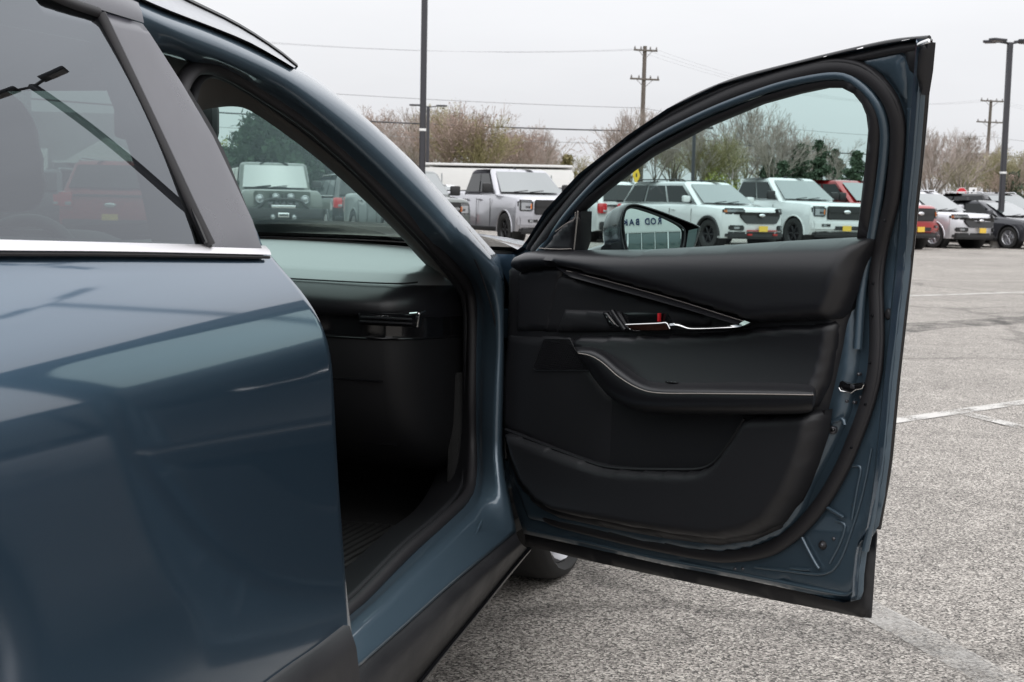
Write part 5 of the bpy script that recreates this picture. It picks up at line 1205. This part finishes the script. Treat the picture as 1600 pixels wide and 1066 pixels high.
# ------------------------------------------------------------------ poles, lamps, wires, signs
M['bronze'] = add_noise(prin('dark_bronze_pole', (0.045, 0.045, 0.052), 0.5, 0.2), 20, 0.1)
M['wood'] = add_noise(prin('weathered_pole_wood', (0.13, 0.11, 0.095), 0.9), 12, 0.3)
M['wire'] = prin('cable', (0.05, 0.05, 0.055), 0.6); M['thin_wire'] = prin('bare_aluminium_wire', (0.35, 0.35, 0.37), 0.5)
M['insul'] = prin('insulator', (0.22, 0.2, 0.2), 0.4)
M['concrete'] = add_noise(prin('concrete', (0.42, 0.41, 0.39), 0.9), 30, 0.15)
def lamp_post(px, dist, top, w, heads, label, band=None, group='car park lamp posts', arm=0.55, rot=0.0, head_l=0.55):
    p = far_pt(px, dist); root = empty('lamp_post', p, rot, label, 'lamp post', group)
    V, F = box_geo(Vector((0, 0, top / 2 + 0.3)), (w, w, top - 0.6), w * 0.15, 1)
    po = mk('pole', V, F, M['bronze'], root, sharp=40)
    V, F = lathe_geo([(0, 0.001), (0, 0.28), (0.62, 0.28), (0.66, 0.24), (0.66, 0.001)], 20, 'z'); mk('base', V, F, M['concrete'], root, sharp=40)
    if band: box('reflective_band', (0, 0, band), (w * 1.06, w * 1.06, 0.06), M['white_frame'], po, 0.004)
    for a in heads:
        rt = Matrix.Rotation(a, 3, 'Z')
        tube('arm', [Vector((0, 0, top - 0.05)), rt @ Vector((arm * 0.6, 0, top + 0.02))], 0.03, M['bronze'], root, sides=6)
        V, F = box_geo(Vector((arm * 0.45 + head_l / 2, 0, top + 0.04)), (head_l, 0.26, 0.075), 0.03); V = [rt @ v for v in V]
        h = mk('lamp_head', V, F, M['bronze'], root, sharp=40)
        V, F = box_geo(Vector((arm * 0.45 + head_l / 2 + 0.06, 0, top - 0.004)), (head_l * 0.6, 0.18, 0.02), 0.004); mk('lamp_lens', [rt @ v for v in V], F, M['insul'], h, sharp=40)
    return root
lamp_post(659, 34.0, 8.4, 0.145, (0, math.pi), 'tall dark square lamp pole rising above the blue roof pillar', band=height_at(658, 203, 34))
lamp_post(667, 72, height_at(667, 166, 72), 0.16, (R(8), R(188)), 'distant lamp post with two arms behind the tall pole', arm=0.9)
lamp_post(1081, 66, height_at(1081, 201, 66), 0.15, (R(-5),), 'single arm lamp post seen through the door window', arm=0.7)
lamp_post(1564, 44, height_at(1568, 66, 44), 0.16, (R(25), R(-28), R(155), R(208)), 'four headed lamp post near the right edge', band=height_at(1563, 270, 44))
lamp_post(2335, 11.4, 8.3, 0.15, (R(138), R(-42)), 'lamp post beside the blue car mirrored in its rear window')
def util_pole(px, dist, ytop, arms, label, lean=0.0):
    p = far_pt(px, dist); H_ = height_at(px, ytop, dist); root = empty('utility_pole', p, R(18), label, 'utility pole', 'wooden utility poles')
    tube('pole', [Vector((0, 0, -0.2)), Vector((lean * H_, 0, H_))], [0.19, 0.13], M['wood'], root, sides=10)
    for za, wa in arms:
        z = height_at(px, za, dist); a = box('crossarm', (lean * z, -0.14, z), (wa, 0.10, 0.12), M['wood'], root, 0.01)
        for sx in (-0.46, -0.2, 0.2, 0.46):
            V, F = lathe_geo([(0, 0.001), (0, 0.05), (0.1, 0.06), (0.2, 0.03), (0.22, 0.001)], 10, 'z'); mk('insulator', [v + Vector((lean * z + sx * wa, -0.14, z + 0.06)) for v in V], F, M['insul'], a)
        for sx in (-1, 1): tube('brace', [Vector((lean * z, -0.1, z - 0.55)), Vector((lean * z + sx * wa * 0.28, -0.13, z - 0.04))], 0.02, M['insul'], a, sides=5)
    return root
u1 = util_pole(999, 96, 72, ((79, 1.7), (124, 2.1)), 'tall wooden utility pole left of the door frame', 0.006)
u2 = util_pole(1536, 128, 156, ((158, 2.4), (191, 2.9)), 'wooden utility pole beside the four headed lamp', 0.02)
u3 = util_pole(1509, 190, 215, ((217, 2.4),), 'farther thin utility pole beyond the road')
def wire(a, b, sag, rad, label):
    pts = [a.lerp(b, t) - Vector((0, 0, sag * 4 * t * (1 - t))) for t in np.linspace(0, 1, 25)]
    V, F = tube_geo(pts, rad, 5); o = mk('overhead_wire', V, F, M['wire'] if rad > 0.03 else M['thin_wire']); tag(o, label, 'wire', 'overhead power lines'); return o
pL = far_pt(-350, 74); p1 = far_pt(999, 96); p2 = far_pt(1536, 128); p3 = far_pt(2100, 170)
def zp(p, z, dx=0): return Vector((p.x + dx, p.y, z))
z1a, z1b, z2a, z2b = height_at(999, 77, 96), height_at(999, 122, 96), height_at(1536, 156, 128), height_at(1536, 189, 128)
nm = ['upper', 'second upper', 'third upper']
for k, dx in enumerate((-0.8, 0.0, 0.8)):
    wire(zp(pL, z1a + 0.3, dx), zp(p1, z1a, dx), 1.4, 0.006, f'faint {nm[k]} power wire left of the tall utility pole')
    wire(zp(p1, z1a, dx), zp(p2, z2a, dx), 1.6, 0.006, f'faint {nm[k]} power wire between the two utility poles')
    wire(zp(p2, z2a, dx), zp(p3, z2a, dx), 1.5, 0.006, f'faint {nm[k]} power wire right of the second utility pole')
for k, (za, rad, w_) in enumerate(((6.05, 0.045, 'thick lower cable'), (5.2, 0.02, 'thin lower cable'), (7.6, 0.02, 'middle cable'))):
    wire(zp(pL, za + 0.8), zp(p1, za), 0.5, rad, w_ + ' crossing the bare trees on the left')
    wire(zp(p1, za), zp(p2, za + 0.3), 0.7, rad, w_ + ' behind the door window')
    wire(zp(p2, za + 0.3), zp(p3, za + 0.2), 0.7, rad, w_ + ' crossing the trees on the right')
M['yellow_sign'] = prin('yellow_sign', (0.80, 0.52, 0.02), 0.5); M['sign_red'] = prin('sign_red', (0.55, 0.02, 0.03), 0.5); M['sign_white'] = prin('sign_white', (0.82, 0.82, 0.82), 0.5); M['sign_black'] = prin('sign_black', (0.02, 0.02, 0.02), 0.6)
M['galv'] = prin('galvanised_post', (0.35, 0.36, 0.37), 0.5, 0.6)
def flat(name, poly, par, mat, y0=0.0, th=0.006):
    V, F = extrude_poly(poly, lambda x, z: Vector((x, y0, z)), lambda x, z: Vector((x, y0 + th, z))); return mk(name, V, F, mat, par, smooth=False)
def ngon(n, r, cx, cz, a0=0.0): return [(cx + r * math.cos(a0 + 2 * math.pi * i / n), cz + r * math.sin(a0 + 2 * math.pi * i / n)) for i in range(n)]
dS = 62; zc = height_at(993, 274, dS)
s1 = empty('warning_sign', far_pt(993, dS), R(66), 'yellow diamond warning sign seen nearly edge on beyond the vehicles', 'road sign')
flat('sign_plate', ngon(4, 0.50, 0, zc, math.pi / 2), s1, M['yellow_sign']); flat('sign_symbol', ngon(8, 0.10, 0, zc), s1, M['sign_black'], -0.005, 0.004)
box('advisory_plate', (0, 0, zc - 0.75), (0.46, 0.012, 0.30), M['yellow_sign'], s1, 0.004); tube('post', [Vector((0, 0.04, 0)), Vector((0, 0.04, zc + 0.4))], 0.03, M['galv'], s1)
dS = 66; zc = height_at(1501, 301, dS)
s2 = empty('no_entry_sign', far_pt(1501, dS), R(-8), 'red octagonal road sign with white bar above the crossover', 'road sign')
flat('sign_plate', ngon(8, 0.25, 0, zc, R(22.5)), s2, M['sign_white']); flat('sign_face', ngon(8, 0.23, 0, zc, R(22.5)), s2, M['sign_red'], -0.005, 0.004); flat('sign_bar', [(-0.15, zc - 0.035), (0.15, zc - 0.035), (0.15, zc + 0.035), (-0.15, zc + 0.035)], s2, M['sign_white'], -0.009, 0.003)
tube('post', [Vector((0, 0.05, 0)), Vector((0, 0.05, zc + 0.2))], 0.03, M['galv'], s2)
s3 = empty('arrow_sign', far_pt(1518.5, dS), R(-8), 'white rectangular road sign with a curved black arrow', 'road sign')
flat('sign_plate', [(-0.18, zc - 0.26), (0.18, zc - 0.26), (0.18, zc + 0.24), (-0.18, zc + 0.24)], s3, M['sign_white'])
flat('arrow', [(-0.09, zc - 0.15), (-0.03, zc - 0.15), (-0.03, zc - 0.02), (0.02, zc + 0.06), (0.05, zc + 0.03), (0.10, zc + 0.16), (-0.03, zc + 0.14), (0.0, zc + 0.10), (-0.08, zc + 0.02)], s3, M['sign_black'], -0.005, 0.004)
tube('post', [Vector((0, 0.05, 0)), Vector((0, 0.05, zc + 0.2))], 0.03, M['galv'], s3)

# ------------------------------------------------------------------ trees
ORD = ['leftmost', 'second', 'third', 'fourth', 'fifth', 'sixth', 'seventh', 'eighth', 'ninth', 'tenth', 'eleventh', 'twelfth', 'thirteenth', 'fourteenth', 'fifteenth', 'sixteenth', 'seventeenth', 'eighteenth', 'nineteenth', 'twentieth']
def ordinal(xs, x, what):
    k = sorted(xs).index(x); return f'{ORD[0]} {what}' if k == 0 else f'{ORD[k]} from the left, {what}'
M['bark'] = add_noise(prin('grey_brown_bark', (0.13, 0.112, 0.10), 0.9), 8, 0.3)
M['twig'] = add_noise(prin('twigs', (0.34, 0.285, 0.26), 0.9), 0.6, 0.25)
M['twig_red'] = add_noise(prin('budding_red_twigs', (0.33, 0.25, 0.215), 0.9), 0.6, 0.3)
M['twig_green'] = add_noise(prin('budding_green_twigs', (0.34, 0.31, 0.20), 0.9), 0.6, 0.3)
def leaf_mat(name, col, var=0.35):
    m = prin(name, col, 0.8, spec=0.2); add_noise(m, 1.1, var, detail=6); return m
M['leaf_spring'] = leaf_mat('spring_green_leaves', (0.20, 0.22, 0.055)); M['needle'] = leaf_mat('dark_pine_needles', (0.030, 0.055, 0.030), 0.5); M['needle2'] = leaf_mat('grey_green_needles', (0.075, 0.105, 0.07), 0.45); M['bud'] = leaf_mat('pale_buds', (0.24, 0.21, 0.11))
def prism(V, F, a, b, ra, rb, n=3):
    d = (b - a); 
    if d.length < 1e-6: return
    d.normalize(); s = d.cross(Vector((0.3, 0.2, 1)) if abs(d.z) < 0.95 else Vector((1, 0, 0))).normalized(); u = s.cross(d); o = len(V)
    for p, r in ((a, ra), (b, rb)):
        for k in range(n):
            t = 2 * math.pi * k / n; V.append(p + s * (math.cos(t) * r) + u * (math.sin(t) * r))
    for k in range(n): F.append((o + k, o + (k + 1) % n, o + n + (k + 1) % n, o + n + k))
def bare_tree_mesh(seed, H_, spread=0.5, depth=6, buds=0, twig_r=0.014, multi=1):
    rng = random.Random(seed); TV, TF, CV, CF = [], [], [], []; tips = []
    def grow(p, d, ln, r, lev):
        segs = 3 if lev < 3 else 2
        for i in range(segs):
            d = (d + Vector((rng.gauss(0, 0.13), rng.gauss(0, 0.13), rng.gauss(0.03, 0.08)))).normalized()
            q = p + d * (ln / segs); r2 = r * (0.86 if lev < 3 else 0.8)
            (prism(TV, TF, p, q, r, r2, 6 if lev == 0 else 4) if lev < 2 else prism(CV, CF, p, q, max(r, twig_r * 0.7), max(r2, twig_r * 0.6), 3))
            if lev > 0 and i < segs - 1 and lev < depth and rng.random() < 0.75: branch(q, d, ln * 0.6, r2 * 0.55, lev + 1)
            p, r = q, r2
        if lev < depth:
            for _ in range(rng.choice((2, 3, 3) if lev else (3, 4, 4))): branch(p, d, ln * rng.uniform(0.62, 0.82), r * 0.68, lev + 1)
        else: tips.append(p)
    def branch(p, d, ln, r, lev):
        a = rng.uniform(0, 2 * math.pi); sp = spread * rng.uniform(0.5, 1.2)
        ax = d.orthogonal().normalized(); ax.rotate(Matrix.Rotation(a, 3, d)); nd = (d + ax * sp + Vector((0, 0, 0.10))).normalized(); grow(p, nd, ln, r, lev)
    for m in range(multi):
        a = rng.uniform(0, 6.3); d0 = Vector((math.cos(a) * 0.12 * (multi > 1), math.sin(a) * 0.12 * (multi > 1), 1)).normalized()
        grow(Vector((math.cos(a) * 0.15 * (multi > 1), math.sin(a) * 0.15 * (multi > 1), -0.1)), d0, H_ * 0.27, H_ * 0.016, 0)
    mx = max(v.z for v in CV); k = H_ / mx
    for v in TV + CV: v *= k
    if buds:
        for t in tips:
            for _ in range(buds):
                c = t * k + Vector((rng.gauss(0, 0.12), rng.gauss(0, 0.12), rng.gauss(0, 0.12))); s = rng.uniform(0.03, 0.07)
                q = [Vector((rng.gauss(0, s), rng.gauss(0, s), rng.gauss(0, s))) for _ in range(3)]; o = len(CV); CV.extend(c + w for w in q); CF.append((o, o + 1, o + 2))
    def me(n, V, F, m):
        e = bpy.data.meshes.new(n); e.from_pydata([tuple(v) for v in V], [], F); e.materials.append(m); return e
    return me('trunk', TV, TF, M['bark']), lambda m: me('crown', CV, CF, m)
VAR = []
for sd, H_, sp, dp, bu, mt, mu in ((1, 9, 0.42, 5, 0, 'twig', 1), (2, 9, 0.46, 5, 1, 'twig_red', 2), (3, 10, 0.36, 6, 0, 'twig', 1), (4, 8, 0.50, 5, 1, 'twig_green', 2), (5, 9, 0.42, 5, 1, 'twig_red', 2), (6, 9, 0.46, 5, 2, 'bud', 2)):
    tm, cmf = bare_tree_mesh(sd, H_, sp, dp, bu, 0.013, mu); VAR.append((tm, cmf(M[mt]), H_))
def bare_tree(px, ytop, dist, var, label, rot=None, group='bare spring trees'):
    tm, cm, H_ = VAR[var]; h = height_at(px, ytop - 8, dist) * 1.02; root = empty('bare_tree', far_pt(px, dist), random.uniform(0, 6.28) if rot is None else rot, label, 'tree', group)
    k = h / H_; root.scale = (k * random.uniform(0.95, 1.25), k * random.uniform(0.95, 1.25), k)
    for n_, m_ in (('trunk', tm), ('crown', cm)): o = bpy.data.objects.new(n_, m_); link(o, root)
    return root
la = 'bare tree in the clump behind the white building'
TL = ((585, 205), (600, 185), (622, 178), (640, 172), (668, 176), (690, 180), (705, 166), (727, 170), (742, 172), (762, 178), (780, 188), (800, 195), (820, 203), (838, 212), (852, 225), (570, 200), (655, 190), (715, 185), (770, 195), (810, 215))
for i, (px, yt) in enumerate(TL):
    bare_tree(px, yt, 84 + (i * 7) % 23, (2, 0, 4, 2, 0, 3, 3, 1, 4, 1, 5, 1, 4, 2, 0, 0, 1, 4, 1, 4)[i], ordinal([q[0] for q in TL], px, la))
TL = ((900, 262), (925, 258), (945, 250), (868, 240), (912, 250))
for i, (px, yt) in enumerate(TL):
    bare_tree(px, yt, 118 + i * 6, (5, 0, 3, 2, 5)[i], ordinal([q[0] for q in TL], px, 'low hazy tree between the clump and the tall utility pole'))
TL = ((968, 176), (955, 200), (985, 205), (1025, 182), (1050, 176), (1062, 200))
for i, (px, yt) in enumerate(TL):
    bare_tree(px, yt, 92 + i * 5, (2, 0, 4, 2, 0, 3)[i], ordinal([q[0] for q in TL], px, 'bare tree beside the tall utility pole'))
lb = 'bare tree seen through the door window'
TL = ((1095, 195), (1135, 172), (1165, 168), (1185, 182), (1120, 210), (1208, 205), (1225, 195), (1262, 215), (1290, 222), (1308, 220), (1150, 225), (1070, 222))
for i, (px, yt) in enumerate(TL):
    bare_tree(px, yt, 86 + (i * 11) % 30, (2, 0, 2, 0, 3, 1, 2, 0, 4, 0, 3, 5)[i], ordinal([q[0] for q in TL], px, lb))
lc = 'bare tree in the wood on the right of the door'
TL = ((1440, 218), (1455, 208), (1470, 222), (1488, 212), (1505, 214), (1520, 226), (1548, 235), (1572, 245), (1590, 232), (1605, 240), (1450, 240), (1480, 245), (1500, 250), (1530, 252), (1560, 262), (1585, 258), (1425, 225), (1620, 235))
for i, (px, yt) in enumerate(TL):
    bare_tree(px, yt, 88 + (i * 13) % 36, (0, 2, 4, 0, 2, 1, 3, 5, 0, 3, 4, 1, 3, 4, 1, 3, 0, 2)[i], ordinal([q[0] for q in TL], px, lc))
TL = ((1660, 240), (1705, 225), (1750, 238), (1810, 230), (1880, 242), (1960, 235))
for i, (px, yt) in enumerate(TL):
    bare_tree(px, yt, 92 + (i * 11) % 30, (0, 2, 4, 3, 0, 5)[i], ordinal([q[0] for q in TL], px, 'bare tree past the right hand lamp post'))
def leafy(V, F, c, r, n, rng, s):
    for _ in range(n):
        d = Vector((rng.gauss(0, 1), rng.gauss(0, 1), rng.gauss(0, 1))).normalized() * (r * rng.random() ** 0.4); p = c + Vector((d.x, d.y, d.z * 0.75)); o = len(V)
        q = [Vector((rng.gauss(0, s), rng.gauss(0, s), rng.gauss(0, s))) for _ in range(3)]; V.extend(p + w for w in q); F.append((o, o + 1, o + 2))
def conifer(px, ytop, dist, wid, mat, label, seed, clumpy=False):
    rng = random.Random(seed); H_ = height_at(px, ytop, dist); root = empty('conifer_tree', far_pt(px, dist), 0, label, 'tree', 'evergreen trees')
    tube('trunk', [Vector((0, 0, -0.1)), Vector((0.05, 0, H_ * 0.5)), Vector((0, 0.05, H_ * 0.97))], [0.16, 0.11, 0.03], M['bark'], root)
    V, F = [], []; z = H_ * (0.10 if not clumpy else 0.16)
    while z < H_ * 0.98:
        f = 1 - z / H_; rad = wid * (f ** 0.75 if not clumpy else min(1, 0.35 + 1.2 * math.sqrt(max(0, f * 1.2)))) * rng.uniform(0.7, 1.1)
        for k in range(rng.randint(4, 6)):
            a = rng.uniform(0, 6.28); ln = rad * rng.uniform(0.55, 1.1); e = Vector((math.cos(a) * ln, math.sin(a) * ln, z - ln * (0.12 if not clumpy else -0.12)))
            prism(V, F, Vector((0, 0, z)), e, 0.03, 0.01, 3)
            for t in (0.35, 0.6, 0.82, 1.0): leafy(V, F, Vector((0, 0, z)).lerp(e, t), (0.22 + 0.16 * ln) * (1.25 if clumpy else 0.9), 26 if clumpy else 20, rng, 0.09)
        z += H_ * (0.055 if not clumpy else 0.07)
    mk('crown', V, F, mat, root, smooth=False); return root
conifer(430, 168, 52, 2.0, M['needle'], 'dark pine rising behind the grey off roader', 11, True)
conifer(470, 178, 55, 2.1, M['needle'], 'broad dark evergreen right of the pine above the black vehicle', 12, True)
conifer(405, 205, 56, 1.3, M['needle'], 'small dark pine at the left of the evergreen group', 13, True)
conifer(520, 200, 54, 2.0, M['needle2'], 'grey green evergreen behind the black vehicle', 14, True)
conifer(556, 225, 58, 1.8, M['needle2'], 'low grey green evergreen beside the roof pillar', 16, True)
conifer(885, 240, 90, 1.1, M['bud'], 'small pointed olive conifer right of the silver pickup', 15)
conifer(1248, 220, 92, 2.2, M['needle2'], 'tall spruce seen through the door window', 17)
conifer(1276, 222, 95, 2.0, M['needle2'], 'spruce right of the tall spruce in the door window', 18)
conifer(1222, 250, 90, 1.7, M['needle2'], 'short spruce above the white pickup', 19)
conifer(1332, 232, 88, 1.9, M['needle2'], 'spruce at the rear edge of the door window', 20)
conifer(1302, 236, 98, 1.8, M['needle2'], 'spruce between the tall spruces and the window edge', 22)
conifer(1200, 246, 100, 1.6, M['needle2'], 'slim spruce left of the short spruce', 23)
conifer(1580, 268, 90, 1.2, M['needle2'], 'small spruce beside the four headed lamp post', 21)
def shrub(px, ytop, dist, wid, mat, label, seed):
    rng = random.Random(seed); H_ = height_at(px, ytop, dist); root = empty('shrub', far_pt(px, dist), 0, label, 'shrub', 'budding shrubs'); V, F, SV, SF = [], [], [], []
    for k in range(16):
        a = rng.uniform(0, 6.28); ln = wid * rng.uniform(0.2, 0.9); e = Vector((math.cos(a) * ln, math.sin(a) * ln, H_ * rng.uniform(0.55, 0.98))); prism(SV, SF, Vector((0, 0, 0)), e, 0.03, 0.008, 3)
        for t in (0.4, 0.6, 0.8, 1.0): leafy(V, F, Vector((0, 0, 0)).lerp(e, t), wid * 0.32, 34, rng, 0.055)
    mk('foliage', V, F, mat, root, smooth=False); mk('stems', SV, SF, M['bark'], root, smooth=False)
shrub(1122, 268, 74, 1.3, M['leaf_spring'], 'yellow green shrub seen through the door window', 31)
shrub(1060, 282, 78, 1.4, M['leaf_spring'], 'low green shrub left of the yellow green one', 32)
shrub(1148, 284, 80, 1.0, M['leaf_spring'], 'small green shrub behind the white vehicles', 33)
shrub(366, 222, 60, 1.6, M['leaf_spring'], 'yellow green budding tree left of the dark pines', 34)
shrub(905, 268, 96, 2.0, M['bud'], 'pale budding shrub right of the pointed conifer', 35)
# scrubby undergrowth and verge along the far edge of the car park
M['scrub'] = leaf_mat('brown_undergrowth', (0.26, 0.21, 0.16), 0.4); M['grass'] = leaf_mat('far_grass', (0.10, 0.13, 0.05), 0.3)
rng = random.Random(5); V, F = [], []
for i in range(11000):
    px = rng.uniform(-100, 2200); d = rng.uniform(98, 125); p = far_pt(px, d); leafy(V, F, p + Vector((0, 0, rng.random() ** 1.6 * 1.9)), 0.4, 2, rng, 0.16)
o = mk('undergrowth', V, F, M['scrub'], smooth=False, kind='stuff'); o['label'] = 'brown undergrowth below the bare trees'
a, b, c, d = far_pt(-900, 76), far_pt(2500, 76), far_pt(2500, 400), far_pt(-900, 400)
mk('verge', [v + Vector((0, 0, 0.02)) for v in (a, b, c, d)], [(0, 1, 2, 3)], M['grass'], kind='structure', smooth=False)
